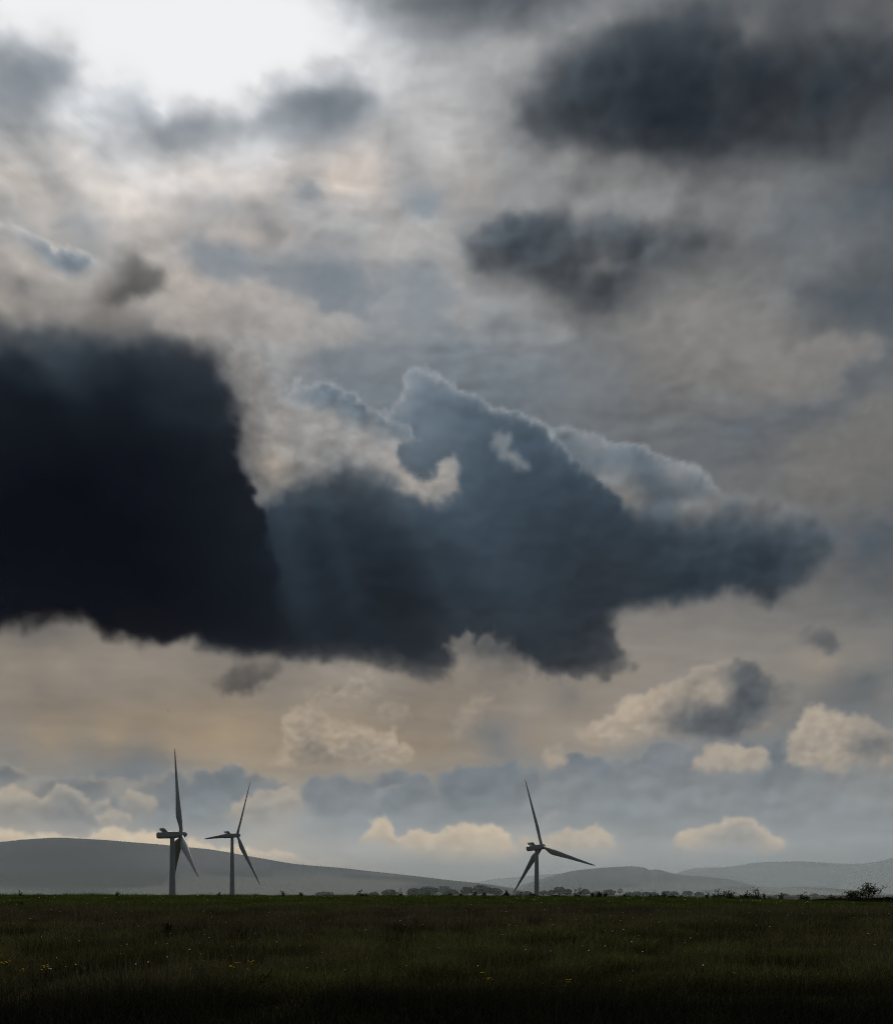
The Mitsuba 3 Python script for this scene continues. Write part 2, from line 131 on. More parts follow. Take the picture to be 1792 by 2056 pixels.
    dict(p=[(-654,996,26.4,0),(-615,1045,22.6,0),(-584,1068,20.5,0),(-561,1074,18.4,0),(-534,1085,16.3,0),(-514,1085,16.2,0),(-527,1062,18.1,0),(-543,1043,20.0,0),(-557,1020,21.9,0),(-584,993,23.8,0),(-615,970,23.7,0),(-654,954,25.9,0)], t=[(-579,1044,134,137,150),(-563,1042,130,134,147),(-535,1070,142,146,158),(-589,1006,140,143,153),(-635,992,140,143,153),(-584,1060,156,159,168)], rimc=(150,150,160), rw=3.8, amp=9.8, sc=45.2, puff=0.0, psc=30.2, op=0.85, seed=209, dim=0.06),
    # ragged fragment at the left
    dict(p=[(-615,831,4.9,1),(-594,840,4.9,1),(-581,843,4.9,1),(-565,846,4.9,1),(-552,845,4.8,1),(-541,842,4.8,1),(-536,836,4.8,1),(-528,845,4.8,1),(-515,847,4.8,1),(-501,848,4.8,1),(-486,848,4.8,0.8),(-496,833,8.0,0.2),(-504,821,10.7,0),(-518,811,10.7,0),(-530,811,10.7,0.2),(-541,812,12.5,0.2),(-552,818,14.4,0),(-568,825,16.3,0),(-594,821,18.2,0),(-615,812,18.2,0)], t=[(-543,835,128,136,146),(-518,831,114,123,136),(-504,830,118,126,138),(-535,820,122,130,141),(-563,836,146,149,156),(-584,833,166,165,163),(-512,844,116,128,142)], rimc=(212,212,206), rw=5.3, amp=3.0, sc=22.6, puff=3.8, psc=15.1, op=0.95, seed=11),
    # right shoulder of the storm cloud
    dict(p=[(108,708,4.8,0.5),(161,695,4.2,0.8),(182,694,4.2,0.8),(223,676,4.2,0.9),(240,661,4.2,0.9),(265,657,4.2,0.9),(293,646,4.2,1),(320,622,4.1,1),(344,615,4.1,1),(364,603,4.1,1),(375,582,4.1,0.9),(390,566,6.1,0.7),(403,552,9.1,0.5),(434,543,15.1,0.3),(471,530,13.6,0.3),(497,506,10.6,0.3),(524,487,9.0,0.2),(536,463,12.1,0),(531,445,10.6,0),(512,430,15.8,0),(495,414,15.8,0),(471,404,18.1,0),(458,390,13.6,0),(440,407,15.8,0),(409,421,15.8,0),(377,418,15.8,0),(327,415,17.0,0),(265,423,15.8,0),(237,413,12.4,0),(223,404,10.2,0),(234,386,11.3,0),(244,367,11.3,0),(258,347,13.6,0),(254,335,15.8,0),(211,331,15.8,0),(153,342,15.8,0),(78,447,22.6,0),(78,635,15.4,0)], t=[(189,662,108,116,124),(225,639,96,107,118),(258,641,97,107,118),(225,654,122,128,132),(296,623,90,99,111),(316,601,98,105,113),(334,598,126,127,128),(357,593,105,111,118),(251,596,128,128,127),(268,577,128,126,124),(286,566,116,116,116),(229,609,122,124,126),(296,591,84,93,105),(323,575,88,96,108),(377,541,124,124,124),(353,551,124,123,123),(393,536,110,112,116),(363,570,90,98,109),(296,544,72,79,92),(327,517,60,66,80),(376,515,66,73,86),(409,536,88,95,105),(440,527,113,114,115),(476,520,110,112,114),(425,504,64,70,82),(464,485,68,74,86),(500,469,70,76,88),(523,463,84,90,100),(393,452,51,59,71),(330,460,49,56,68),(261,506,50,59,71),(456,453,50,59,70),(488,436,62,68,79),(456,409,54,58,69),(261,440,45,50,62),(223,477,46,49,60),(223,389,47,51,61),(197,358,45,48,58),(153,443,44,49,60),(153,592,56,68,81),(116,370,44,46,56),(243,347,60,63,71)], rimc=(158,162,164), rw=6.8, amp=9.8, sc=34.7, puff=6.0, psc=22.6, op=1, seed=21, dim=0.1),
    # peak of the storm cloud
    dict(p=[(-248,580,15.1,0),(-220,695,8.0,0),(-147,704,8.0,0),(-91,728,4.8,0.7),(-72,739,4.3,0.8),(-63,756,4.3,1),(-65,780,4.4,1),(-50,793,4.4,1),(-27,792,4.4,1),(-1,775,4.4,1),(23,761,4.3,1),(49,748,4.3,1),(75,730,4.3,1),(96,727,4.3,1),(124,716,4.3,1),(146,703,4.2,1),(162,686,4.2,1),(173,666,4.2,0.8),(197,640,4.1,0.6),(223,612,4.1,0.4),(251,581,6.8,0.15),(279,545,13.6,0),(316,505,21.1,0),(316,447,33.9,0),(247,416,22.6,0),(243,362,15.8,0),(211,338,13.6,0),(168,339,13.6,0),(138,341,13.6,0),(124,349,13.6,0),(112,354,13.6,0),(93,357,13.6,0),(67,361,11.3,0),(33,363,11.3,0),(17,360,11.3,0),(12,348,11.3,0),(0,335,13.6,0),(-35,335,15.8,0),(-80,353,15.8,0),(-147,359,18.1,0),(-248,350,15.8,0),(-358,349,15.8,0),(-358,490,10.6,0)], t=[(-35,749,106,118,131),(-50,771,122,132,141),(-20,765,104,116,129),(-42,711,104,116,129),(-72,688,96,106,120),(-95,701,106,113,122),(38,727,82,95,109),(3,712,90,103,116),(78,702,76,89,103),(131,661,66,80,96),(108,693,72,84,99),(167,643,64,77,92),(41,674,78,91,104),(48,628,68,81,94),(3,682,92,104,116),(113,580,54,66,80),(189,588,54,64,78),(41,583,58,69,81),(131,504,46,57,69),(223,511,48,55,67),(223,477,46,49,60),(268,519,50,58,71),(38,527,46,56,68),(-35,546,48,58,69),(-110,562,48,57,70),(-72,620,82,90,99),(-183,574,46,54,66),(-255,565,44,51,63),(-220,584,62,68,78),(-276,591,60,63,70),(-147,592,58,65,76),(-220,515,34,41,53),(-147,503,38,45,56),(-220,404,30,35,45),(-248,471,33,38,49),(-248,368,30,33,41),(-110,393,35,39,49),(-72,432,36,40,50),(-35,372,38,42,52),(-5,350,56,58,65),(113,449,42,47,58),(63,425,42,46,56),(189,403,44,48,58),(153,361,45,48,58),(41,463,42,49,60),(-183,440,33,38,49),(-147,376,34,37,46),(-12,463,40,46,57)], rimc=(164,168,170), rw=6.8, amp=7.5, sc=27.1, puff=6.8, psc=19.6, op=1, seed=31, dim=0.045),
    # sunlit puffs behind the dark mass
    dict(p=[(-331,780,13.5,0),(-311,800,11.9,0.2),(-276,801,11.9,0.2),(-254,784,10.1,0.3),(-248,749,8.2,0.4),(-237,732,4.9,0.8),(-223,749,4.4,1),(-191,758,4.4,1),(-167,759,4.4,1),(-154,748,4.3,1),(-136,741,4.9,0.9),(-117,733,4.9,0.9),(-102,725,4.8,0.9),(-86,719,4.8,0.9),(-69,710,4.8,0.8),(-53,699,4.8,0.8),(-47,686,4.7,0.4),(-59,681,4.7,0),(-72,688,6.3,0),(-76,672,6.3,0),(-71,650,7.8,0),(-56,632,7.7,0),(-35,625,9.2,0),(-16,636,9.2,0),(-6,655,7.8,0),(7,661,7.8,0),(18,636,10.8,0),(17,606,12.1,0),(-5,588,13.6,0),(-35,591,13.6,0),(-61,605,13.6,0),(-87,627,16.9,0),(-117,628,20.0,0),(-154,633,18.5,0),(-176,619,18.4,0),(-205,608,15.3,0),(-241,593,13.7,0),(-276,594,10.7,0),(-297,623,10.9,0),(-338,672,11.2,0)], t=[(-273,780,150,150,148),(-280,739,126,125,124),(-259,761,140,140,140),(-297,775,150,148,146),(-307,743,140,139,138),(-238,707,159,157,151),(-220,721,140,143,145),(-198,742,108,118,130),(-176,738,104,115,127),(-220,735,128,134,141),(-202,712,150,150,147),(-143,727,96,106,120),(-154,718,120,126,133),(-125,714,100,110,123),(-110,708,126,130,134),(-80,706,96,106,120),(-95,701,112,119,127),(-61,690,108,116,126),(-176,708,152,151,148),(-205,690,146,145,143),(-220,665,132,132,130),(-248,668,140,138,135),(-280,655,128,126,124),(-287,639,106,107,109),(-262,644,150,144,138),(-248,628,163,154,145),(-276,623,150,142,134),(-230,642,146,142,138),(-255,605,130,124,119),(-283,604,112,108,106),(-202,642,150,149,147),(-191,662,142,141,139),(-172,668,134,134,134),(-191,625,116,116,118),(-147,667,150,150,148),(-132,683,152,151,149),(-136,646,130,130,132),(-110,666,154,152,150),(-91,656,156,153,149),(-80,638,150,147,143),(-154,636,104,106,111),(-117,636,112,113,117),(-220,614,104,104,107),(-35,606,160,155,149),(-57,617,158,153,147),(-12,621,160,156,150),(3,640,156,153,149),(7,610,132,132,131),(-27,591,120,121,122),(-87,679,150,150,149),(-72,661,150,149,147)], rimc=(168,172,172), rw=5.3, amp=14.3, sc=30.2, puff=7.5, psc=19.6, op=1, seed=41, tex=0.22, tsc=31.7),
    # torn gap in the peak
    dict(p=[(72,694,7.9,0),(82,698,7.1,0),(97,692,7.1,0),(100,682,7.9,0),(96,667,7.8,0),(110,657,7.8,0),(126,643,7.7,0),(128,633,8.5,0),(108,637,9.3,0),(90,651,9.3,0),(78,666,9.4,0),(68,673,8.6,0)], t=[(90,679,140,143,146),(93,660,152,152,151),(112,644,134,137,140)], rimc=(150,150,150), rw=3.8, amp=9.8, sc=22.6, puff=3.0, psc=15.1, op=0.62, seed=43, tex=0.12, tsc=13.6),
    # dark mass of the storm cloud
    dict(p=[(-818,461,47.0,0),(-785,551,41.3,0),(-734,613,37.2,0),(-673,651,33.9,0),(-625,689,30.7,0),(-594,701,30.7,0),(-563,711,28.9,0),(-512,731,27.2,0),(-459,745,25.4,0),(-416,763,23.7,0),(-378,774,22.0,0),(-341,775,27.0,0),(-323,762,24.1,0),(-307,729,19.7,0),(-294,689,15.4,0),(-297,656,12.6,0),(-294,627,12.4,0),(-285,596,6.1,0),(-275,562,4.5,0),(-265,512,5.3,0),(-255,463,9.0,0),(-247,420,11.3,0),(-238,369,20.4,0),(-248,355,17.0,0),(-311,353,15.8,0),(-331,361,15.8,0),(-391,352,13.6,0),(-422,347,13.6,0),(-450,345,12.4,0),(-476,351,12.4,0),(-501,361,13.6,0),(-541,354,14.7,0),(-594,332,15.8,0),(-625,322,15.8,0),(-682,319,20.4,0),(-734,300,22.6,0),(-782,313,29.4,0),(-811,366,30.2,0)], t=[(-793,473,60,64,74),(-734,579,40,44,56),(-734,445,20,24,34),(-691,345,22,25,34),(-774,347,40,43,52),(-594,684,44,48,60),(-568,683,34,38,50),(-541,688,58,63,76),(-507,712,52,57,70),(-459,726,36,40,52),(-512,726,66,70,82),(-410,750,50,54,66),(-378,767,48,50,59),(-341,760,46,48,58),(-338,729,42,45,58),(-541,643,24,28,40),(-584,638,24,28,39),(-524,662,40,45,58),(-483,670,24,29,41),(-422,704,34,38,51),(-324,689,40,42,55),(-311,656,30,32,43),(-422,615,18,22,32),(-512,588,14,19,28),(-568,568,16,20,30),(-358,632,24,27,38),(-324,596,24,26,36),(-304,607,26,28,38),(-512,492,10,13,20),(-422,515,14,18,27),(-358,518,18,21,31),(-290,538,25,28,38),(-573,408,8,11,17),(-483,410,11,13,19),(-422,409,13,16,23),(-358,420,17,19,28),(-290,429,20,23,33),(-259,433,25,29,40),(-541,361,16,17,21),(-453,355,19,20,25),(-358,370,20,22,29),(-262,374,25,27,36)], rimc=(40,40,50), rw=3.8, amp=19.6, sc=67.9, puff=6.8, psc=45.2, op=1, seed=51, dim=0.1),
    # thin vapour over the dark edge
    dict(p=[(-338,786,16.9,0),(-290,787,16.9,0),(-276,750,14.9,0),(-282,698,12.9,0),(-276,649,12.5,0),(-266,603,12.2,0),(-285,586,12.1,0),(-303,622,12.4,0),(-311,671,12.7,0),(-316,720,14.7,0),(-331,752,16.6,0)], t=[(-311,771,128,126,124),(-297,731,112,110,110),(-290,682,108,106,105),(-290,632,112,107,103),(-276,605,96,93,92),(-324,775,120,118,117)], rimc=(120,120,120), rw=3.8, amp=19.6, sc=25.6, puff=4.5, psc=18.1, op=0.42, seed=59, tex=0.2, tsc=18.1),
    # torn fringe of the storm cloud
    dict(p=[(167,367,10.6,0),(204,413,9.0,0),(234,406,8.3,0),(251,389,8.3,0),(244,369,8.3,0),(265,348,9.0,0),(278,329,10.6,0),(236,317,10.6,0),(189,320,10.6,0),(138,332,10.6,0)], t=[(211,372,45,48,58),(243,387,58,60,68),(254,346,72,72,77),(211,331,62,62,69),(269,332,96,93,93)], rimc=(80,80,84), rw=3.8, amp=16.6, sc=25.6, puff=0.0, psc=18.1, op=0.75, seed=55, dim=0.12),
    # torn hem of the storm cloud
    dict(p=[(-248,368,10.6,0),(-147,372,10.6,0),(-80,365,10.6,0),(-35,350,10.6,0),(0,338,10.6,0),(7,326,12.1,0),(-35,326,12.1,0),(-87,341,12.1,0),(-147,349,12.1,0),(-248,345,12.1,0)], t=[(-220,360,40,42,50),(-110,359,44,46,54),(-35,338,58,58,64),(-5,333,76,75,78)], rimc=(80,80,84), rw=3.8, amp=15.1, sc=33.2, puff=0.0, psc=21.1, op=0.7, seed=57, dim=0.1),
    # pale gap under the storm cloud
    dict(p=[(3,373,10.6,0),(14,385,9.8,0),(29,390,9.8,0),(42,384,9.8,0),(60,396,9.8,0),(72,391,9.8,0),(78,377,10.6,0),(95,374,11.3,0),(104,354,12.1,0),(125,341,13.6,0),(114,319,15.1,0),(71,314,15.1,0),(26,314,15.1,0),(3,326,13.6,0),(12,350,11.3,0)], t=[(22,372,132,127,122),(29,357,130,124,118),(48,386,126,122,118),(67,378,104,102,103),(48,368,106,103,103),(26,335,140,130,122),(60,346,110,106,104),(78,334,126,119,113),(90,356,92,90,92),(108,337,112,107,104)], rimc=(130,126,120), rw=3.8, amp=19.6, sc=22.6, puff=4.5, psc=15.1, op=0.72, seed=53),
    # dark scrap under the storm cloud
    dict(p=[(-339,298,7.5,0),(-324,317,9.0,0),(-304,330,12.1,0),(-276,344,13.6,0),(-248,343,13.6,0),(-248,325,10.6,0),(-269,305,9.0,0),(-297,289,6.8,0),(-324,286,6.8,0)], t=[(-294,310,82,78,78),(-311,294,86,82,80),(-262,331,100,95,93),(-331,297,110,103,98),(-276,337,120,112,106)], rimc=(120,110,105), rw=3.8, amp=10.6, sc=30.2, puff=3.0, psc=19.6, op=0.95, seed=61, tex=0.15, tsc=22.6),
    # dark scrap by the blob
    dict(p=[(-479,806,19.3,0),(-465,835,19.5,0),(-453,867,18.0,0),(-438,880,16.3,0),(-429,867,16.1,0),(-407,865,12.5,0),(-403,842,12.3,0),(-422,825,12.3,0),(-446,812,12.2,0),(-462,792,15.6,0),(-483,764,22.3,0),(-498,751,22.3,0),(-489,782,20.8,0)], t=[(-438,836,86,84,85),(-453,816,84,82,82),(-447,863,116,113,112),(-416,844,92,90,91),(-483,777,124,119,116),(-471,802,100,97,96)], rimc=(120,116,112), rw=3.8, amp=9.0, sc=37.7, puff=0.0, psc=22.6, op=0.92, seed=63, tex=0.1, tsc=37.7),
    # small dark scrap on the right
    dict(p=[(488,352,6.0,0.6),(503,358,6.0,0.8),(520,353,6.0,0.6),(530,338,6.0,0.3),(538,322,6.0,0),(528,313,6.8,0),(511,325,9.0,0),(495,334,10.6,0)], t=[(520,333,92,94,100),(500,347,112,110,109),(531,321,94,95,100)], rimc=(136,132,126), rw=6.0, amp=6.8, sc=19.6, puff=3.0, psc=15.1, op=0.9, seed=65),
    # cumulus above the far hill
    dict(p=[(197,236,12.1,0.2),(218,250,7.5,0.7),(243,259,6.8,0.9),(258,276,6.0,1),(269,286,5.3,1),(296,288,6.0,1),(314,298,5.3,1),(341,303,5.3,1),(361,317,5.3,1),(377,318,6.0,1),(393,323,6.0,0.8),(409,325,6.0,0.6),(434,318,6.0,0.5),(450,302,6.0,0.4),(462,281,7.5,0.2),(482,283,9.0,0.2),(488,256,10.6,0),(473,238,10.6,0),(456,240,9.0,0),(462,224,10.6,0),(427,218,10.6,0),(389,215,12.1,0),(350,225,13.6,0),(323,223,13.6,0),(268,218,15.1,0),(218,222,13.6,0)], t=[(265,266,176,162,145),(247,244,168,156,141),(310,276,168,155,140),(289,263,170,158,142),(377,283,172,160,144),(393,275,160,149,135),(350,293,150,141,130),(360,299,122,119,117),(357,282,154,145,134),(425,305,80,83,90),(440,289,88,90,96),(409,293,112,112,114),(400,308,130,126,121),(415,272,84,88,95),(361,250,90,92,98),(383,255,84,88,95),(434,256,80,84,92),(409,238,84,88,95),(337,241,104,105,108),(330,263,128,124,119),(316,254,136,130,123),(452,254,100,102,106),(476,264,126,123,119),(296,234,152,143,133),(323,225,140,134,127),(421,223,100,102,106),(446,226,140,133,126)], rimc=(180,167,150), rw=6.0, amp=8.3, sc=27.1, puff=5.3, psc=18.1, op=1, seed=71, tex=0.13, tsc=21.1),
    # blue grey bank on the right
    dict(p=[(-12,176,9.5,0),(11,188,5.3,0.135),(41,191,4.8,0.135),(75,191,4.8,0.135),(93,198,4.2,0.27),(105,200,4.2,0.27),(113,183,4.2,0.135),(134,186,4.2,0.135),(142,167,4.2,0),(164,189,4.2,0.27),(179,207,4.2,0.135),(211,202,4.8,0.135),(240,195,4.8,0.135),(269,188,4.8,0.135),(296,205,4.0,0.54),(303,219,4.0,0.54),(327,217,4.0,0.54),(353,208,4.2,0.54),(366,200,4.2,0.27),(383,206,4.2,0.135),(415,210,5.3,0.135),(456,199,4.2,0.27),(459,209,4.0,0.54),(471,209,4.0,0.54),(479,183,4.0,0.27),(500,155,8.1,0),(545,161,8.1,0.135),(614,163,9.5,0),(614,95,27.1,0),(427,92,27.1,0),(225,106,27.1,0),(-12,116,27.1,0)], t=[(3,165,114,122,128),(48,173,113,121,127),(78,176,112,119,126),(105,187,110,117,124),(130,168,120,127,131),(153,160,130,134,136),(179,196,105,113,123),(211,191,112,119,126),(197,173,124,130,133),(240,182,116,123,129),(268,174,128,133,135),(303,208,114,120,127),(289,191,116,123,129),(330,196,120,126,131),(363,179,122,127,131),(323,167,124,130,134),(396,156,128,132,135),(468,198,101,107,116),(461,182,104,111,119),(494,142,130,134,137),(545,148,132,135,136),(588,147,132,134,134),(258,128,131,138,143),(116,130,132,138,142),(427,126,132,137,141),(545,112,135,140,144)], rimc=(157,155,149), rw=5.3, amp=7.5, sc=25.6, puff=6.8, psc=19.6, op=0.92, seed=73),
    # cumulus at the right edge
    dict(p=[(476,177,7.5,0.4),(479,197,6.0,0.8),(482,216,5.3,1),(491,232,5.3,1),(500,244,5.3,1),(509,248,5.3,1),(520,242,6.0,0.8),(534,235,6.0,0.8),(552,227,6.0,0.8),(567,222,6.0,0.7),(583,207,6.0,0.6),(614,197,7.5,0.4),(614,163,10.6,0),(588,159,10.6,0),(567,164,10.6,0),(545,165,10.6,0.1),(540,157,9.0,0.2),(517,163,9.0,0.2),(494,169,9.0,0.2)], t=[(509,233,166,155,142),(491,209,168,157,143),(494,195,140,134,127),(511,207,158,149,138),(523,218,166,155,142),(534,191,165,154,141),(545,209,160,151,139),(500,181,165,155,142),(523,173,160,150,138),(575,190,104,106,111),(561,185,112,112,114),(572,202,136,131,125),(588,184,108,109,113),(593,196,130,126,122),(588,169,150,143,133),(553,169,150,143,133),(551,195,134,130,124)], rimc=(176,164,148), rw=6.0, amp=7.5, sc=22.6, puff=5.3, psc=16.6, op=1, seed=75, tex=0.12, tsc=18.1),
    # cream puff in the bank
    dict(p=[(357,176,7.5,0.3),(361,190,6.0,0.8),(373,203,5.3,1),(380,207,5.3,1),(389,211,5.3,1),(405,205,5.3,1),(421,202,5.3,1),(440,201,5.3,1),(451,191,5.3,0.8),(455,175,6.0,0.4),(446,169,7.5,0.2),(434,166,7.5,0.2),(415,170,9.0,0.1),(383,169,9.0,0.1)], t=[(383,195,172,161,146),(409,186,168,157,143),(440,187,166,156,143),(396,177,156,149,140),(446,173,152,147,139),(370,182,160,152,141)], rimc=(178,167,150), rw=5.3, amp=6.0, sc=19.6, puff=4.5, psc=15.1, op=0.95, seed=77, tex=0.08, tsc=16.6),
    # small bright puff
    dict(p=[(147,197,6.0,0.5),(148,216,5.3,0.8),(156,219,5.3,0.8),(171,224,5.3,0.8),(173,211,5.3,0.6),(182,200,6.0,0.4),(175,189,6.0,0.3),(156,186,6.0,0.2)], t=[(159,208,164,151,136),(167,196,152,143,133)], rimc=(170,157,141), rw=4.5, amp=6.0, sc=13.6, puff=3.0, psc=10.6, op=0.9, seed=79),
    # cream cumulus over the middle
    dict(p=[(-262,186,10.6,0.1),(-245,200,7.5,0.5),(-238,216,6.0,0.8),(-241,237,6.0,0.8),(-238,256,6.0,0.8),(-220,274,6.0,0.8),(-191,278,6.8,0.6),(-172,263,6.8,0.6),(-161,245,6.8,0.6),(-147,253,6.8,0.6),(-117,250,6.8,0.6),(-102,239,6.0,0.6),(-80,244,6.0,0.5),(-72,229,6.0,0.5),(-56,221,6.0,0.4),(-53,203,7.5,0.2),(-87,194,10.6,0),(-132,196,10.6,0),(-183,196,9.0,0.1),(-212,193,9.0,0.2),(-238,186,9.0,0.2)], t=[(-220,257,158,145,130),(-238,208,172,156,137),(-220,231,158,146,132),(-205,219,122,115,110),(-183,207,122,115,110),(-216,206,132,123,115),(-183,233,174,158,138),(-191,255,150,139,126),(-154,230,168,153,136),(-132,224,144,134,123),(-117,235,170,155,138),(-87,225,166,153,138),(-147,204,144,134,123),(-102,206,156,145,132),(-65,206,166,153,137),(-248,193,160,146,130),(-169,219,160,147,131)], rimc=(180,163,142), rw=5.3, amp=9.8, sc=25.6, puff=6.0, psc=16.6, op=0.9, seed=81, tex=0.16, tsc=16.6),
    # wisps above the middle cumulus
    dict(p=[(-154,320,15.1,0),(-117,336,13.6,0),(-98,314,13.6,0),(-110,295,15.1,0),(-147,286,16.6,0),(-191,277,16.6,0),(-220,283,16.6,0),(-191,299,18.1,0)], t=[(-147,305,152,141,131),(-117,318,156,145,134),(-191,288,150,138,126)], rimc=(156,145,134), rw=3.8, amp=18.1, sc=19.6, puff=3.8, psc=15.1, op=0.75, seed=83, tex=0.18, tsc=15.1),
    # round wisp
    dict(p=[(-106,265,9.0,0),(-102,287,7.5,0),(-80,290,7.5,0),(-59,285,7.5,0),(-57,267,9.0,0),(-80,257,10.6,0)], t=[(-84,277,154,141,127),(-65,270,144,133,121)], rimc=(156,143,129), rw=3.8, amp=10.6, sc=18.1, puff=3.8, psc=15.1, op=0.8, seed=84, tex=0.12, tsc=15.1),
    # leaning wisp
    dict(p=[(7,241,10.6,0),(7,267,9.0,0),(26,286,9.0,0),(48,298,7.5,0),(67,299,7.5,0),(67,290,9.0,0),(52,278,10.6,0),(41,255,12.1,0),(22,233,12.1,0)], t=[(18,259,152,140,127),(48,291,150,139,127)], rimc=(156,143,129), rw=3.8, amp=12.1, sc=19.6, puff=3.0, psc=15.1, op=0.75, seed=85, tex=0.12, tsc=15.1),
    # blue grey bank on the left
    dict(p=[(-615,153,4.0,0.405),(-594,159,4.0,0.54),(-581,163,4.0,0.81),(-572,158,4.0,0.81),(-568,149,4.0,0.54),(-554,149,4.2,0.675),(-535,151,4.0,0.675),(-512,154,4.0,0.675),(-495,154,4.0,0.675),(-480,153,4.2,0.54),(-459,153,4.2,0.54),(-435,153,4.2,0.54),(-410,162,4.0,0.675),(-391,172,4.0,0.81),(-376,171,4.0,0.81),(-370,161,4.0,0.54),(-361,174,4.0,0.81),(-348,176,4.0,0.675),(-337,170,4.0,0.54),(-328,180,4.0,0.81),(-312,187,4.0,0.945),(-297,180,4.0,0.81),(-276,173,4.0,0.675),(-259,167,4.2,0.54),(-240,158,5.3,0.135),(-248,149,9.5,0),(-276,141,12.2,0),(-276,104,27.1,0),(-422,92,27.1,0),(-615,83,27.1,0)], t=[(-581,154,104,110,117),(-594,146,108,113,119),(-563,137,148,143,136),(-579,129,150,145,138),(-541,142,118,121,124),(-512,147,110,115,121),(-489,142,114,118,122),(-524,133,108,113,119),(-552,125,128,128,127),(-465,144,140,137,131),(-435,146,130,130,127),(-459,124,120,124,127),(-403,152,112,118,124),(-374,150,114,120,126),(-348,162,110,118,125),(-311,172,107,115,123),(-338,145,114,122,127),(-290,158,114,120,126),(-262,156,122,125,127),(-304,125,134,139,140),(-391,121,124,131,135),(-453,104,134,138,139),(-541,106,134,137,138),(-345,109,134,140,142),(-495,112,128,131,133)], rimc=(165,157,145), rw=6.0, amp=6.0, sc=22.6, puff=6.8, psc=19.6, op=0.97, seed=91),
    # lower left billows
    dict(p=[(-615,126,4.2,0.81),(-594,131,4.2,0.945),(-581,135,4.0,1),(-568,130,4.0,1),(-557,123,4.0,1),(-549,121,4.0,1),(-541,131,4.0,1),(-531,141,4.0,1),(-518,139,4.0,1),(-507,131,4.0,1),(-495,125,4.0,1),(-492,114,4.0,0.675),(-483,123,4.0,1),(-473,125,4.0,1),(-468,114,4.2,0.54),(-474,97,10.9,0),(-541,93,17.6,0),(-615,89,17.6,0)], t=[(-584,125,166,156,143),(-571,120,158,151,140),(-579,107,140,139,136),(-530,130,130,130,128),(-546,115,136,135,133),(-512,121,124,127,128),(-563,98,148,145,140),(-489,109,136,137,136),(-524,101,134,136,136)], rimc=(184,172,154), rw=5.3, amp=3.8, sc=18.1, puff=5.3, psc=16.6, op=0.95, seed=93),
    # small round billow
    dict(p=[(-488,95,4.2,0.54),(-486,103,4.0,1),(-476,107,4.0,1),(-467,113,4.0,1),(-455,111,4.0,1),(-446,105,4.0,1),(-442,95,4.2,0.405),(-459,89,9.5,0),(-477,88,9.5,0)], t=[(-474,100,156,151,142),(-459,97,144,143,139),(-448,97,140,140,138)], rimc=(184,173,156), rw=5.3, amp=3.8, sc=13.6, puff=3.8, psc=12.1, op=0.9, seed=95),
    # cream billows beside the bank
    dict(p=[(-456,131,5.3,0.675),(-447,140,4.0,1),(-432,136,4.0,1),(-419,134,4.0,1),(-411,124,4.2,0.675),(-422,109,8.1,0.135),(-444,112,9.5,0),(-459,121,9.5,0.27)], t=[(-444,132,152,147,139),(-422,127,158,152,142),(-435,119,140,140,137)], rimc=(176,165,151), rw=5.3, amp=6.0, sc=15.1, puff=4.5, psc=13.6, op=0.85, seed=96),
    # cream side of the middle bank
    dict(p=[(-324,110,9.5,0.405),(-311,125,4.8,0.945),(-297,136,4.2,1),(-287,140,4.0,1),(-276,148,4.0,0.945),(-259,150,4.0,1),(-241,153,4.0,1),(-227,150,4.2,0.675),(-212,143,5.3,0.27),(-220,121,12.2,0),(-255,105,14.9,0),(-297,100,13.6,0)], t=[(-297,125,160,152,141),(-276,134,142,142,139),(-259,138,158,151,141),(-238,139,156,150,141),(-290,111,152,148,142),(-255,116,152,151,147)], rimc=(180,169,153), rw=5.3, amp=6.8, sc=18.1, puff=5.3, psc=15.1, op=0.85, seed=97),
    # middle bank
    dict(p=[(-216,143,5.3,0.27),(-212,161,4.0,0.54),(-204,173,4.0,0.81),(-191,176,4.0,0.675),(-180,169,4.0,0.54),(-167,174,4.0,0.54),(-154,176,4.0,0.54),(-143,169,4.0,0.54),(-125,166,4.2,0.405),(-110,169,4.2,0.405),(-98,179,4.0,0.54),(-80,183,4.0,0.675),(-61,187,4.0,0.675),(-44,182,4.0,0.54),(-26,175,4.0,0.54),(-16,160,4.2,0.405),(-9,143,8.1,0.135),(-12,116,20.4,0),(-102,108,24.4,0),(-191,114,20.4,0)], t=[(-198,162,113,121,128),(-161,159,118,124,131),(-176,137,124,130,135),(-117,153,122,128,133),(-95,168,113,120,128),(-61,169,112,119,127),(-27,158,120,126,131),(-72,146,120,127,132),(-147,122,132,138,142),(-35,124,132,138,142),(-110,115,134,140,144)], rimc=(155,153,148), rw=5.3, amp=6.0, sc=22.6, puff=6.8, psc=19.6, op=0.9, seed=99),
    # silver thread in the middle bank
    dict(p=[(-110,144,4.5,0),(-108,154,4.0,0),(-91,161,4.0,0),(-72,164,4.0,0),(-61,165,4.0,0),(-72,158,4.5,0),(-91,153,5.3,0),(-102,143,5.3,0)], t=(146,149,149), rimc=(150,150,150), rw=3.0, amp=5.3, sc=12.1, puff=0.0, psc=10.6, op=0.75, seed=100),
    # low bright cumulus in the middle
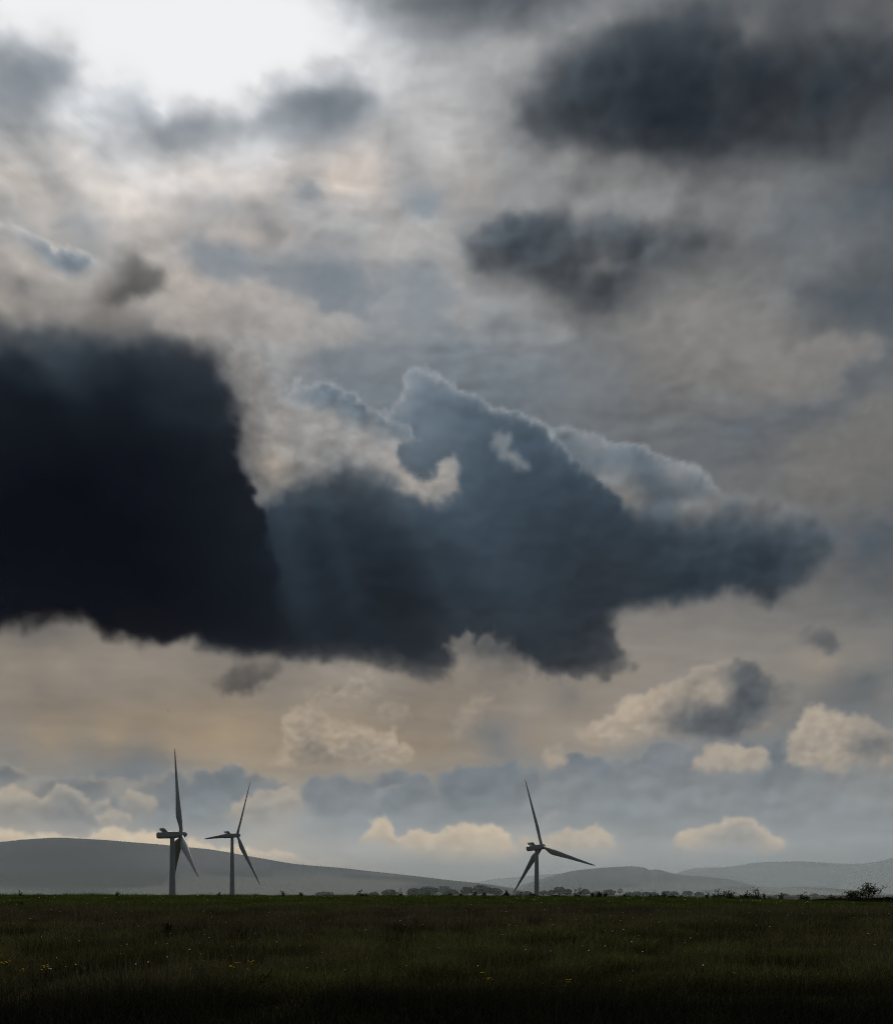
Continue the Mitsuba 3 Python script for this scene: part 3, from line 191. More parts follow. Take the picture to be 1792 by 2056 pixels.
    dict(p=[(-126,79,9.5,0.27),(-116,94,4.0,1),(-113,108,4.0,1),(-102,116,4.0,1),(-89,112,4.0,1),(-84,99,4.0,1),(-78,87,4.0,1),(-63,84,4.2,1),(-57,92,4.0,1),(-42,95,4.0,1),(-27,86,4.0,1),(-8,92,4.0,1),(11,101,4.0,1),(33,104,4.0,1),(56,102,4.0,1),(78,99,4.0,1),(87,92,4.0,1),(99,78,5.3,0.54),(104,63,13.6,0),(63,48,16.3,0),(3,50,16.3,0),(-42,60,13.6,0),(-80,71,10.9,0)], t=[(-102,104,184,170,152),(-91,89,170,159,146),(-42,86,180,168,150),(-50,75,170,160,147),(3,82,176,163,147),(26,90,182,169,150),(63,90,188,174,155),(78,78,182,170,153),(33,71,174,163,150),(-12,67,172,163,151),(48,56,174,166,154)], rimc=(205,189,165), rw=6.8, amp=6.8, sc=19.6, puff=5.3, psc=15.1, op=0.95, seed=111, tex=0.08, tsc=19.6),
    # low cumulus behind the third turbine
    dict(p=[(101,71,9.5,0.27),(116,85,5.3,0.675),(138,78,8.1,0.54),(160,88,5.3,0.81),(182,96,4.2,1),(189,90,4.2,0.81),(204,93,4.2,1),(218,99,4.0,1),(233,92,4.0,1),(248,80,4.2,0.81),(245,67,10.9,0),(211,60,13.6,0),(153,59,14.9,0)], t=[(123,74,168,160,148),(175,81,170,160,146),(219,84,178,167,151),(236,76,172,163,150),(189,70,166,160,150)], rimc=(193,180,161), rw=6.0, amp=6.8, sc=18.1, puff=4.5, psc=13.6, op=0.9, seed=113, tex=0.08, tsc=15.1),
    # low cumulus on the right
    dict(p=[(333,74,8.1,0.405),(338,85,4.2,1),(353,89,4.0,1),(370,93,4.0,1),(389,97,4.0,1),(402,103,4.0,1),(418,106,4.0,1),(434,100,4.0,1),(443,90,4.0,1),(455,85,4.0,1),(461,76,4.0,1),(476,68,4.8,0.675),(471,59,8.1,0.135),(449,56,9.5,0.135),(440,61,9.5,0.135),(402,65,10.9,0.135),(363,63,9.5,0.27),(343,65,8.1,0.27)], t=[(353,77,172,162,147),(376,83,156,152,145),(403,90,152,149,144),(427,86,148,146,143),(402,76,142,143,142),(440,78,142,143,142),(452,71,162,156,145),(458,64,172,163,149),(415,68,146,147,144),(370,70,158,154,147)], rimc=(197,183,163), rw=7.5, amp=5.3, sc=18.1, puff=4.5, psc=13.6, op=0.97, seed=115, tex=0.06, tsc=13.6),
    # low bright bank on the left
    dict(p=[(-615,73,4.2,0.945),(-594,77,4.2,1),(-581,79,4.0,1),(-571,77,4.0,1),(-563,71,4.2,0.945),(-546,77,4.2,1),(-532,75,4.2,1),(-512,70,4.8,0.81),(-498,72,4.2,0.945),(-486,84,4.0,1),(-474,90,4.0,1),(-462,89,4.0,1),(-446,80,4.0,1),(-429,84,4.0,1),(-410,80,4.2,1),(-358,73,5.3,0.945),(-331,63,4.8,1),(-311,67,4.2,1),(-290,64,4.2,1),(-269,60,4.8,1),(-248,63,4.2,1),(-227,56,4.8,0.945),(-205,47,5.3,0.675),(-147,44,9.5,0.405),(-102,37,13.6,0.135),(-72,18,17.6,0),(-147,-4,20.4,0),(-615,-4,20.4,0)], t=[(-573,66,188,171,150),(-594,65,184,168,148),(-541,64,180,167,149),(-507,59,178,165,147),(-474,76,194,178,157),(-459,70,190,175,155),(-422,68,204,187,163),(-397,65,200,184,161),(-341,56,203,187,162),(-304,57,200,185,161),(-255,50,199,184,160),(-205,36,192,180,161),(-132,25,184,175,160),(-422,37,194,180,160),(-102,18,176,170,158)], rimc=(216,199,174), rw=6.8, amp=6.0, sc=19.6, puff=5.3, psc=15.1, op=0.93, seed=117, tex=0.05, tsc=25.6),
    # tiny wisp near the third turbine
    dict(p=[(144,109,6.8,0),(153,116,5.3,0),(166,121,5.3,0),(161,112,6.0,0)], t=(156,155,150), rimc=(160,158,152), rw=3.0, amp=6.0, sc=10.6, puff=0.0, psc=9.0, op=0.7, seed=119),
]


def srgb(c):
    c = np.asarray(c, float) / 255
    return np.where(c < 0.04045, c / 12.92, ((c + 0.055) / 1.055) ** 2.4)


def air_at(r, z):
    """How thick the haze is, r metres out from the field and z above it: little here, more over the valley and far away."""
    return (0.02 + 0.98 * step(330, 760, r) + 2.8 * step(2500, 3600, r)) * np.exp(-np.maximum(z, 0) / 320)


def hash2(i, j, s):
    h = (i.astype(np.int64) * 374761393 + j.astype(np.int64) * 668265263 + s * 974634777) & 0xFFFFFFFF
    h = ((h ^ (h >> 13)) * 1274126177) & 0xFFFFFFFF
    h = ((h ^ (h >> 15)) * 2246822519) & 0xFFFFFFFF
    return ((h ^ (h >> 16)) & 0xFFFFFF) / 16777215.0


def gnoise(x, y, s=0):
    """Gradient noise, about -0.7 to 0.7."""
    i, j = np.floor(x), np.floor(y)
    u, v = x - i, y - j
    fu, fv = u * u * u * (u * (6 * u - 15) + 10), v * v * v * (v * (6 * v - 15) + 10)

    def corner(a, b):
        t = hash2(i + a, j + b, s) * 2 * np.pi
        return np.cos(t) * (u - a) + np.sin(t) * (v - b)

    return (corner(0, 0) * (1 - fu) + corner(1, 0) * fu) * (1 - fv) + (corner(0, 1) * (1 - fu) + corner(1, 1) * fu) * fv


def gfbm(x, y, octaves=4, s=0, gain=0.5):
    a, t, n = 1.0, 0, 0
    for o in range(octaves):
        t = t + a * gnoise(x * 2**o + 31.7 * o, y * 2**o - 17.3 * o, s + 13 * o)
        n += a
        a *= gain
    return t / n * 1.6


def cells(x, y, s=0):
    """Distance to the nearest of scattered points, one per cell: domes where it is small."""
    i, j = np.floor(x), np.floor(y)
    best = np.full(np.shape(x), 9.0)
    for a in (-1, 0, 1):
        for b in (-1, 0, 1):
            ci, cj = i + a, j + b
            best = np.minimum(best, (ci + hash2(ci, cj, s) - x) ** 2 + (cj + hash2(ci, cj, s + 7) - y) ** 2)
    return np.sqrt(best)


def relief(x, y, sx, sy, seed, octaves=5, gain=0.55, reach=6.0):
    """Billows lit from the sun's side: the drop of a noise height field towards the sun. sx, sy: the size of a billow."""
    ax, ay = -359.0 - x, 1444.0 - y
    n = np.hypot(ax, ay) + 1e-6
    wx, wy = gfbm(x / sx * 0.7, y / sy * 0.7, 3, seed + 41), gfbm(x / sx * 0.7 + 4.4, y / sy * 0.7 + 1.9, 3, seed + 43)

    def height(u, v):
        p, q = u / sx + 0.35 * wx, v / sy + 0.35 * wy
        return gfbm(p, q, octaves, seed, gain) + 0.55 * (0.5 - cells(p * 1.3, q * 1.3, seed + 5) ** 1.5) + 0.12 * (0.5 - cells(p * 2.7, q * 2.7, seed + 6) ** 1.5)

    return np.clip(2.4 * (height(x, y) - height(x + reach * ax / n, y + reach * ay / n)), -1.2, 1.2)


def step(a, b, x):
    t = np.clip((x - a) / (b - a), 0, 1)
    return t * t * (3 - 2 * t)


def tones(points, x, y, smooth=4.0):
    p = np.asarray(points, float)
    if p.ndim == 1:
        return np.broadcast_to(p, x.shape + (3,))
    if len(p) < 3:
        return np.broadcast_to(p[:, 2:].mean(0), x.shape + (3,))
    f = RBFInterpolator(p[:, :2], p[:, 2:], neighbors=min(len(p), 28), kernel="linear", smoothing=smooth)
    return np.clip(f(np.stack([x.ravel(), y.ravel()], 1)).reshape(x.shape + (3,)), p[:, 2:].min(0), p[:, 2:].max(0))


def outline(P, x, y):
    """Signed distance to a closed outline (inside positive) and the edge softness and rim light at its nearest point."""
    best, soft, rim = np.full(x.shape, 1e18), np.zeros(x.shape), np.zeros(x.shape)
    inside = np.zeros(x.shape, bool)
    for (x0, y0, s0, r0), (x1, y1, s1, r1) in zip(P, np.roll(P, -1, 0)):
        ex, ey = x1 - x0, y1 - y0
        t = np.clip(((x - x0) * ex + (y - y0) * ey) / (ex * ex + ey * ey + 1e-9), 0, 1)
        d = (x - x0 - t * ex) ** 2 + (y - y0 - t * ey) ** 2
        near = d < best
        best = np.where(near, d, best)
        soft = np.where(near, s0 + t * (s1 - s0), soft)
        rim = np.where(near, r0 + t * (r1 - r0), rim)
        if y0 != y1:
            inside ^= ((y0 > y) != (y1 > y)) & (x < ex * (y - y0) / ey + x0)
    return np.where(inside, 1, -1) * np.sqrt(best), soft, rim


def add_cloud(img, X, Y, U, V, c):
    P = np.array(c["p"], float)
    pad = 60
    m = (X > P[:, 0].min() - pad) & (X < P[:, 0].max() + pad) & (Y > P[:, 1].min() - pad) & (Y < P[:, 1].max() + pad)
    x, y, u, v, s = X[m], Y[m], U[m], V[m], c["seed"]
    sc, amp = c["sc"], c["amp"]
    wx, wy = gfbm(u / sc, v / sc, 4, s), gfbm(u / sc + 9.1, v / sc + 4.7, 4, s + 101)
    D, soft, rim = outline(P, x + amp * 0.7 * wx, y + amp * 0.7 * wy)
    crisp = np.clip(1.6 - soft / 11, 0.25, 1)
    D = D + amp * 0.6 * gfbm(u / sc * 1.7, v / sc * 1.7, 3, s + 5, 0.5 if c['puff'] else 0.4)
    if c["puff"]:
        q = c["psc"]
        p1, p2 = u / q + 0.25 * wx, v / q + 0.25 * wy
        D = D + crisp * c["puff"] * ((0.52 - cells(p1, p2, s)) + 0.5 * (0.52 - cells(p1 * 2.3, p2 * 2.3, s + 3)))
    a = step(-soft, soft, D) * c["op"]
    col = tones(c["t"], x + 9 * wx, y + 9 * wy)
    if c.get("tex"):
        q = c["tsc"]
        n = 0.6 * gfbm(u / q + 0.5 * wx, v / q * 1.15 + 0.5 * wy, 3, s + 71, 0.5) + 0.5 * (0.5 - cells(u / q + 0.4 * wx, v / q + 0.4 * wy, s + 72))
        col = col * (1 + c["tex"] * n[..., None])
        col = col * (1 + 0.28 * c["tex"] * relief(u, v, q * 1.3, q, s + 75, 3, 0.45, 5.0)[..., None])
    else:
        q = c["psc"]
        k = 0.05 if c.get("dim") is None else c["dim"]
        col = col * (1 + k * (0.6 * gfbm(u / q, v / q, 4, s + 71) + 0.8 * relief(u, v, 2.6 * q, 1.9 * q, s + 73, 2, 0.4, 12.0))[..., None])
    lit = rim * np.exp(-np.maximum(D - 1.0, 0) / c["rw"]) * (0.8 + 0.5 * gfbm(u / 14, v / 14, 3, s + 31))
    lit = np.clip(lit, 0, 1)[..., None]
    col = col * (1 - lit) + np.asarray(c["rimc"], float) * lit
    img[m] = img[m] * (1 - a[..., None]) + col * a[..., None]


def front_tones(x, y):
    """The clouds ahead: x milliradians right of due ahead, y a thousand times the tangent of the height above the horizon."""
    u, v = 1000 * np.tan(x / 1000), y / np.cos(x / 1000)   # on an upright wall of cloud ahead
    # the deck in front, drawn out into wisps
    wx, wy = gfbm(u / 90, v / 66, 4, 1), gfbm(u / 90 + 5.2, v / 66 + 8.4, 4, 2)
    vx, vy = gfbm(u / 30, v / 24, 4, 3), gfbm(u / 30 + 5.2, v / 24 + 8.4, 4, 4)
    k = 8 + 10 * step(250, 900, y)
    deck = tones(DECK, x + k * wx + 7 * vx, y + 0.8 * k * wy + 6 * vy, 1.0)
    fibre = gfbm(u / 130 + 0.5 * wx, (v + 0.05 * u) / 26 + 0.5 * wy, 5, 7, 0.55)
    curd = 0.45 - 2.2 * np.abs(gfbm(u / 60 + 0.5 * wx + 0.12 * vx, v / 44 + 0.5 * wy + 0.12 * vy, 4, 9, 0.45))
    bright = np.clip((deck.mean(-1) - 226) / 12, 0, 1)
    dark = step(120, 70, deck.mean(-1))
    high = step(250, 560, y)
    puffs = relief(u, v, 130, 78, 21, 3, 0.5, 10.0) + 0.3 * relief(u, v, 48, 30, 22, 3, 0.4, 6.0)
    patchy = 0.35 + 0.65 * step(-0.25, 0.45, gfbm(u / 150, v / 110, 3, 23))
    d_ = (0.045 + 0.02 * (1 - high)) * fibre + 0.045 * curd * high + (0.085 * high + 0.02) * patchy * puffs * (1 - 0.6 * dark)
    deck = deck * (1 + ((1 - bright) * np.clip(d_, -0.30, 0.30))[..., None])
    cool = 0.20 * step(260, 420, y)[..., None]
    deck = deck * (1 - cool) + cool * deck.mean(-1, keepdims=True) * np.array([0.985, 1.0, 1.015])
    front = deck
    for c in CLOUDS:
        add_cloud(front, x, y, u, v, c)
    # sunbeams falling across the shaded flank of the storm cloud
    fan = (x + 428) / np.maximum(1359 - y, 60)
    beam = 0.75 * np.exp(-(((fan - 0.228) / 0.030) ** 2)) - 0.45 * np.exp(-(((fan - 0.39) / 0.06) ** 2)) + 0.85 * np.exp(-(((fan - 0.575) / 0.075) ** 2)) + 0.34 * np.exp(-(((fan - 0.315) / 0.022) ** 2)) + 0.40 * np.exp(-(((fan - 0.475) / 0.022) ** 2))
    beam = beam * step(690, 590, y) * step(330, 470, y) * step(0.196, 0.206, fan) * step(115, 60, front.mean(-1))
    front = front + beam[..., None] * np.array([10, 13, 16.0])
    return front, wx


def cloud_tones(d):
    """The overcast sky as sRGB tones per direction: a broken deck all round, and the clouds that stand in the south-west."""
    az, h = np.arctan2(d[..., 0], d[..., 1]) * 1000, 1000 * d[..., 2] / np.maximum(np.hypot(d[..., 0], d[..., 1]), 0.12)
    far = d * [3.2, 3.2, 6.5]
    n = meshkit.fbm(far * 1.3 + (meshkit.fbm(far * 1.7, 4, 5)[..., None] - 0.5) * 1.3, 6, 3)
    g = np.maximum(step(0.22, 0.80, n), (0.42 + 0.55 * n) * step(330, 120, h))[..., None]
    near = np.degrees(np.arccos(np.clip(d @ SUN, -1, 1)))[..., None]
    img = np.array([44, 51, 64.0]) * (1 - g) + np.array([132, 136, 142.0]) * g
    warm = 0.85 * (step(470, 200, h) * step(1900, 900, np.abs(az)))[..., None]
    img = img * (1 - warm) + warm * np.array([143, 132, 121.0]) * (0.72 + 0.5 * n[..., None])
    glow = np.exp(-((near / 17) ** 2))
    img = img * (1 - glow * 0.9) + glow * 0.9 * 241
    m = (np.abs(az) < 800) & (h < 1650)
    x, y = az[m], h[m]
    front, wx = 0, 0
    for sx, sy in ((-0.25, -0.25), (0.25, 0.25), (-0.25, 0.25), (0.25, -0.25)):
        f, w = front_tones(x + sx * 3.07, y + sy * 3.07 * (1 + (y / 1000) ** 2))
        front, wx = front + f / 4, w
    edge = (step(640, 795, np.abs(x) + 45 * wx) + step(1420, 1640, y)).clip(0, 1)[..., None]
    img[m] = front * (1 - edge) + img[m] * edge
    return img


def clouds(d):
    """Cover and shade: how much of the clear sky, of sunlit cloud and of shadowed cloud make up each direction's tone."""
    want = srgb(np.clip(cloud_tones(d), 0, 255))
    h = d[..., 2] / np.maximum(np.hypot(d[..., 0], d[..., 1]), 1e-3)
    depth, last = 0, 0.0
    for r in np.linspace(60, 5300, 90):
        depth, last = depth + HAZE * air_at(r, EYE + r * h) * (r - last) * np.clip((HAZE_TOP - EYE - r * h) / 40, 0, 1), r
    clear = np.maximum(np.exp(-depth), 0.66)[..., None]
    want = np.clip((want - HAZE_GLOW * (1 - clear)) / clear, 0.35 * want, 2.2 * want) / 2**exposure
    si = dr.zeros(mi.SurfaceInteraction3f, d[..., 0].size)
    si.wi = -mi.Vector3f(np.ascontiguousarray(d.reshape(-1, 3).T))
    air = mi.load_dict({"type": "sunsky", "sun_direction": SUN.tolist(), "turbidity": TURBIDITY, "albedo": {"type": "rgb", "value": list(GROUND)}, "sun_scale": 0.0, "sky_scale": SKY_SCALE})
    air = np.array(air.eval(si)).T.reshape(d.shape) * SKY_TINT
    mean = air.mean()
    lit, dark = mean * np.array(CLOUD_LIT), mean * np.array(CLOUD_DARK)
    p, q, t = air - dark, lit - dark, want - dark
    w = 1 / np.maximum(want, 0.004)
    pp, qq, pq = ((p * w) ** 2).sum(-1), ((q * w) ** 2).sum(-1), (p * q * w * w).sum(-1)
    pt, qt = (p * t * w * w).sum(-1), (q * t * w * w).sum(-1)
    det = pp * qq - pq * pq
    a, b = (pt * qq - qt * pq) / det, (qt * pp - pt * pq) / det
    a = np.clip(np.where(b < 0, pt / pp, a), 0, 0.9)
    b = np.clip((qt - a * pq) / qq, 0, 1 - a)
    cover = 1 - a
    return cover, np.clip(1 - b / np.maximum(cover, 1e-6), 0, 1)


scene["sky"] = mikit.sky(SUN, turbidity=TURBIDITY, sun_scale=SUN_SCALE, sky_scale=SKY_SCALE, sun_angle=3.0, ground=GROUND, clouds=clouds, cloud_lit=CLOUD_LIT, cloud_dark=CLOUD_DARK, sky_tint=SKY_TINT, sun_tint=SUN_TINT)

# the air: clear over the field, thickening to a pale haze out over the valley, where the hills fade in it
lo, hi = np.array([-7200.0, -850, -45]), np.array([7200.0, 5350, HAZE_TOP])
zz, yy, xx = np.meshgrid(*[np.linspace(lo[k], hi[k], n) for k, n in ((2, 12), (1, 124), (0, 144))], indexing="ij")
rr = np.hypot(xx, yy)
air = air_at(rr, zz)
scene["hazy_air"] = {
    "type": "heterogeneous", "albedo": {"type": "rgb", "value": [0.92, 0.955, 0.99]}, "scale": HAZE, "phase": {"type": "hg", "g": HAZE_G},
    "sigma_t": {"type": "gridvolume", "grid": mi.VolumeGrid(air.astype(np.float32)[..., None]), "to_world": T().translate(lo.tolist()).scale((hi - lo).tolist())},
}
scene["clear"] = {"type": "null"}
scene["haze"] = {"type": "cube", "to_world": T().translate(((lo + hi) / 2).tolist()).scale(((hi - lo) / 2).tolist()), "bsdf": {"type": "ref", "id": "clear"}, "interior": {"type": "ref", "id": "hazy_air"}}
labels["haze"] = {"label": "thin grey blue haze in the air over the valley and hills", "kind": "stuff"}
FAR = (504.16, 1600, 9.69)

# ---------------------------------------------------------------- helpers
rng = np.random.default_rng(20240607)


class Mesh:
    """Collects triangles, with a colour per vertex if wanted."""

    def __init__(self, closed=False):
        self.closed = closed
        self.v, self.f, self.c, self.n = [], [], [], 0

    def add(self, v, f, c=None):
        v, f = np.asarray(v, float).reshape(-1, 3), np.asarray(f, int)
        if f.shape[1] == 4:
            f = np.vstack([f[:, [0, 1, 2]], f[:, [0, 2, 3]]])
        self.v.append(v)
        self.f.append(f + self.n)
        self.c.append(np.broadcast_to(np.asarray((0.1, 0.1, 0.1) if c is None else c, float), v.shape))
        self.n += len(v)

    def tube(self, path, radii, sides=5, c=None, caps=True):
        p = np.asarray(path, float)
        r = np.broadcast_to(np.asarray(radii, float), len(p))
        t = np.gradient(p, axis=0)
        t /= np.linalg.norm(t, axis=1, keepdims=True) + 1e-12
        up = np.where(np.abs(t[:, 2:3]) > 0.9, [[1.0, 0, 0]], [[0, 0, 1.0]])
        a = np.cross(t, up)
        a /= np.linalg.norm(a, axis=1, keepdims=True) + 1e-12
        b = np.cross(t, a)
        w = np.arange(sides) * 2 * np.pi / sides
        ring = p[:, None] + r[:, None, None] * (np.cos(w)[None, :, None] * a[:, None] + np.sin(w)[None, :, None] * b[:, None])
        self.loft(ring, c, caps)

    def loft(self, rings, c=None, caps=True):
        rings = np.asarray(rings, float)
        n, m = rings.shape[:2]
        i, j = np.meshgrid(np.arange(n - 1), np.arange(m), indexing="ij")
        q = np.stack([i * m + j, (i + 1) * m + j, (i + 1) * m + (j + 1) % m, i * m + (j + 1) % m], -1).reshape(-1, 4)
        v, f = rings.reshape(-1, 3), np.vstack([q[:, [0, 1, 2]], q[:, [0, 2, 3]]])
        if caps:
            v = np.vstack([v, rings[0].mean(0), rings[-1].mean(0)])
            k = np.arange(m)
            f = np.vstack([f, np.stack([k, (k + 1) % m, np.full(m, n * m)], 1), np.stack([(n - 1) * m + (k + 1) % m, (n - 1) * m + k, np.full(m, n * m + 1)], 1)])
        self.add(v, f, c)

    def leaves(self, at, size, c=None, flat=0.0, long=1.0, r=None):
        """One bent leaf (two triangles) of random direction at each point."""
        r = rng if r is None else r
        n = len(at)
        a = r.normal(size=(n, 3)) * [1, 1, 1 - flat]
        a /= np.linalg.norm(a, axis=1, keepdims=True) + 1e-9
        b = np.cross(a, r.normal(size=(n, 3)))
        b /= np.linalg.norm(b, axis=1, keepdims=True) + 1e-9
        s = np.broadcast_to(np.asarray(size, float), n)[:, None] * r.uniform(0.6, 1.3, (n, 1))
        at = np.asarray(at, float)
        v = np.stack([at - a * s * long, at + b * s * 0.55, at + a * s * long, at - b * s * 0.55 + np.cross(a, b) * s * 0.25], 1).reshape(-1, 3)
        k = np.arange(n)[:, None] * 4
        f = np.vstack([k + [0, 1, 2], k + [0, 2, 3]])
        if c is not None and np.ndim(c) == 2:
            c = np.repeat(c, 4, axis=0)
        self.add(v, f, c)

    def get(self):
        if self.closed:
            v, f = np.vstack(self.v), np.vstack(self.f)
            a, b, c = v[f[:, 0]] - v.mean(0), v[f[:, 1]] - v.mean(0), v[f[:, 2]] - v.mean(0)
            return v, f[:, ::-1] if np.einsum("ij,ij->i", a, np.cross(b, c)).sum() < 0 else f
        return np.vstack(self.v), np.vstack(self.f)

    def colors(self):
        return np.vstack(self.c)


def put(key, mesh, bsdf, label=None, category=None, group=None, kind=None, smooth=False, color=False):
    """One entry of the scene under the next free number of its name."""
    if "__" in key:
        top, _, last = key.rpartition("__")
    base, k = key, 1
    while key in scene:
        key = f"{base}_{k:03d}"
        k += 1
    pair = mesh.get() if isinstance(mesh, Mesh) else mesh
    scene[key] = mikit.ply(pair, bsdf, smooth=smooth, color=mesh.colors() if color else None)
    say = {k: v for k, v in (("label", label), ("category", category), ("group", group), ("kind", kind)) if v}
    if say:
        labels[key] = say
    return key


def thing(name, label, category, group=None):
    """A thing of several parts: the key that its parts' keys start with."""
    key, k = name, 1
    while key in labels or key in scene:
        key = f"{name}_{k:03d}"
        k += 1
    labels[key] = {"label": label, "category": category}
    if group:
        labels[key]["group"] = group
    return key


# ---------------------------------------------------------------- materials
def soil(p, n, uv):
    k = mikit.fbm(p.x * 0.9, p.y * 0.9, 0.0, 4)
    j = mikit.fbm(p.x * 7, p.y * 7, 3.0, 3)
    return mikit.mix((0.020, 0.020, 0.008), (0.036, 0.034, 0.014), mikit.smoothstep(0.3, 0.7, k)) * (0.55 + 0.8 * j)


def heath(p, n, uv):
    k = mikit.fbm(p.x * 0.0035, p.y * 0.002, p.z * 0.01, 2)
    c = mikit.mix((0.105, 0.108, 0.118), (0.160, 0.155, 0.168), mikit.smoothstep(0.3, 0.7, k))
    pasture = mikit.fbm(p.x * 0.006 + 7.0, p.y * 0.003, p.z * 0.02, 2)
    low = mikit.smoothstep(75.0, 25.0, p.z)
    return mikit.mix(c, mikit.mix((0.095, 0.102, 0.095), (0.185, 0.185, 0.165), mikit.smoothstep(0.4, 0.6, pasture)), 0.8 * low)


def paint(p, n, uv):
    k = mikit.fbm(p.x * 0.8, p.y * 0.8, p.z * 0.25, 3)
    return mikit.mix((0.28, 0.28, 0.285), (0.33, 0.33, 0.335), k)


def bark(p, n, uv):
    return mikit.mix((0.04, 0.032, 0.024), (0.075, 0.062, 0.048), mikit.fbm(p.x * 2, p.y * 2, p.z * 0.7, 3))


def two(b):
    return {"type": "twosided", "b": b}


VC = {"type": "mesh_attribute", "name": "vertex_color"}
scene["soil"] = two({"type": "diffuse", "reflectance": mikit.proc(soil)})
scene["heath"] = two({"type": "diffuse", "reflectance": mikit.proc(heath)})
scene["turbine_paint"] = two({"type": "principled", "base_color": mikit.proc(paint), "roughness": 0.45, "specular": 0.4})
scene["dark_metal"] = two({"type": "principled", "base_color": {"type": "rgb", "value": [0.16, 0.16, 0.17]}, "roughness": 0.5, "specular": 0.4})
scene["bark"] = two({"type": "diffuse", "reflectance": mikit.proc(bark)})
scene["blades"] = {"type": "principledthin", "base_color": VC, "roughness": 0.55, "spec_trans": 0.0, "diff_trans": 0.75, "eta": 1.25}
scene["leaf"] = {"type": "principledthin", "base_color": VC, "roughness": 0.6, "spec_trans": 0.0, "diff_trans": 0.6, "eta": 1.2}
scene["dry"] = two({"type": "diffuse", "reflectance": VC})
scene["feathers"] = two({"type": "diffuse", "reflectance": {"type": "rgb", "value": [0.03, 0.028, 0.026]}})

# ---------------------------------------------------------------- the ground
CREST = 60.0
crest_at = PchipInterpolator([-400, -90, -40.5, -13.3, 4.9, 21.1, 32.2, 40.6, 60, 400], [1.40, 1.40, 1.41, 1.375, 1.34, 1.17, 0.94, 0.73, 0.55, 0.4])


def ground_z(x, y):
    x, y = np.asarray(x, float), np.asarray(y, float)
    t = np.clip(y / CREST, -0.6, None)
    c = crest_at(np.clip(x, -400, 400))
    rise = np.where(t <= 1, 1 - (1 - t) ** 2, 1.0) * c
    beyond = np.maximum(y - CREST, 0)
    fall = -25 * step(0, 140, beyond) - 0.0009 * np.minimum(beyond, 25) ** 2 + 20 * step(150, 1000, beyond)
    p = np.stack([x, y, 0 * x], -1)
    bump = 0.10 * (meshkit.fbm(p * 0.16, 3, 11) - 0.5) + 0.05 * (meshkit.fbm(p * 0.7, 3, 12) - 0.5)
    near = np.clip(1 - np.maximum(y - 40, 0) / 25, 0.35, 1)
    far = 6 * (meshkit.fbm(p * 0.006, 4, 13) - 0.5) * step(30, 300, beyond)
    return rise + fall + bump * near + far


def axis(reach, n, fine):
    t = np.linspace(-1, 1, n)
    return np.sinh(t * fine) / np.sinh(fine) * reach


gx = axis(7000, 261, 7.5)
gy = np.concatenate([-np.geomspace(800, 1.5, 30), np.linspace(0, 70, 141), 70 + np.geomspace(1, 5200, 90)])
X, Y = np.meshgrid(gx, gy)
Z = ground_z(X, Y)
i, j = np.meshgrid(np.arange(len(gy) - 1), np.arange(len(gx) - 1), indexing="ij")
q = np.stack([i * len(gx) + j, i * len(gx) + j + 1, (i + 1) * len(gx) + j + 1, (i + 1) * len(gx) + j], -1).reshape(-1, 4)
put("ground", (np.stack([X, Y, Z], -1).reshape(-1, 3), q), "soil", "dark rough field rising to a low crest and falling away to the valley beyond", kind="structure", smooth=True)


# ---------------------------------------------------------------- the hills
def hill(label, crest, D, width, back, seed, base=-25.0, rough=1.0):
    """crest: (azimuth mrad, 1000 * rise over distance) along the skyline as it is seen from the field; D metres away."""
    c = np.array(crest, float)
    f = PchipInterpolator(c[:, 0] / 1000, c[:, 1] / 1000)
    a = np.linspace(c[0, 0] / 1000, c[-1, 0] / 1000, 900)
    top = EYE + f(a) * D
    s = np.concatenate([np.linspace(-1, 0, 26)[:-1], np.linspace(0, 1, 12)])
    A, S = np.meshgrid(a, s)
    R = D + np.where(S < 0, S * width, S * back)
    prof = np.where(S < 0, 0.5 + 0.5 * np.cos(np.pi * np.abs(S) ** 1.15), 0.5 + 0.5 * np.cos(np.pi * S))
    x, y = R * np.sin(A), R * np.cos(A)
    p = np.stack([x, y, 0 * x], -1)
    bumps = (meshkit.fbm(p * 0.0030, 2, seed) - 0.5) * 0.07 * np.abs(np.sin(np.pi * np.clip(S, -1, 0)))
    crestnoise = rough * ((meshkit.fbm(p * 0.010, 3, seed + 9) - 0.5) * 2.6)
    h = np.maximum(top[None] - base, 1.0)
    z = base + h * np.clip(prof + bumps, 0, None) + crestnoise * (prof > 0.05)
    i, j = np.meshgrid(np.arange(len(s) - 1), np.arange(len(a) - 1), indexing="ij")
    m = len(a)
    q = np.stack([i * m + j, i * m + j + 1, (i + 1) * m + j + 1, (i + 1) * m + j], -1).reshape(-1, 4)
    put("hill", (np.stack([x, y, z], -1).reshape(-1, 3), q), "heath", label, kind="structure", smooth=True)


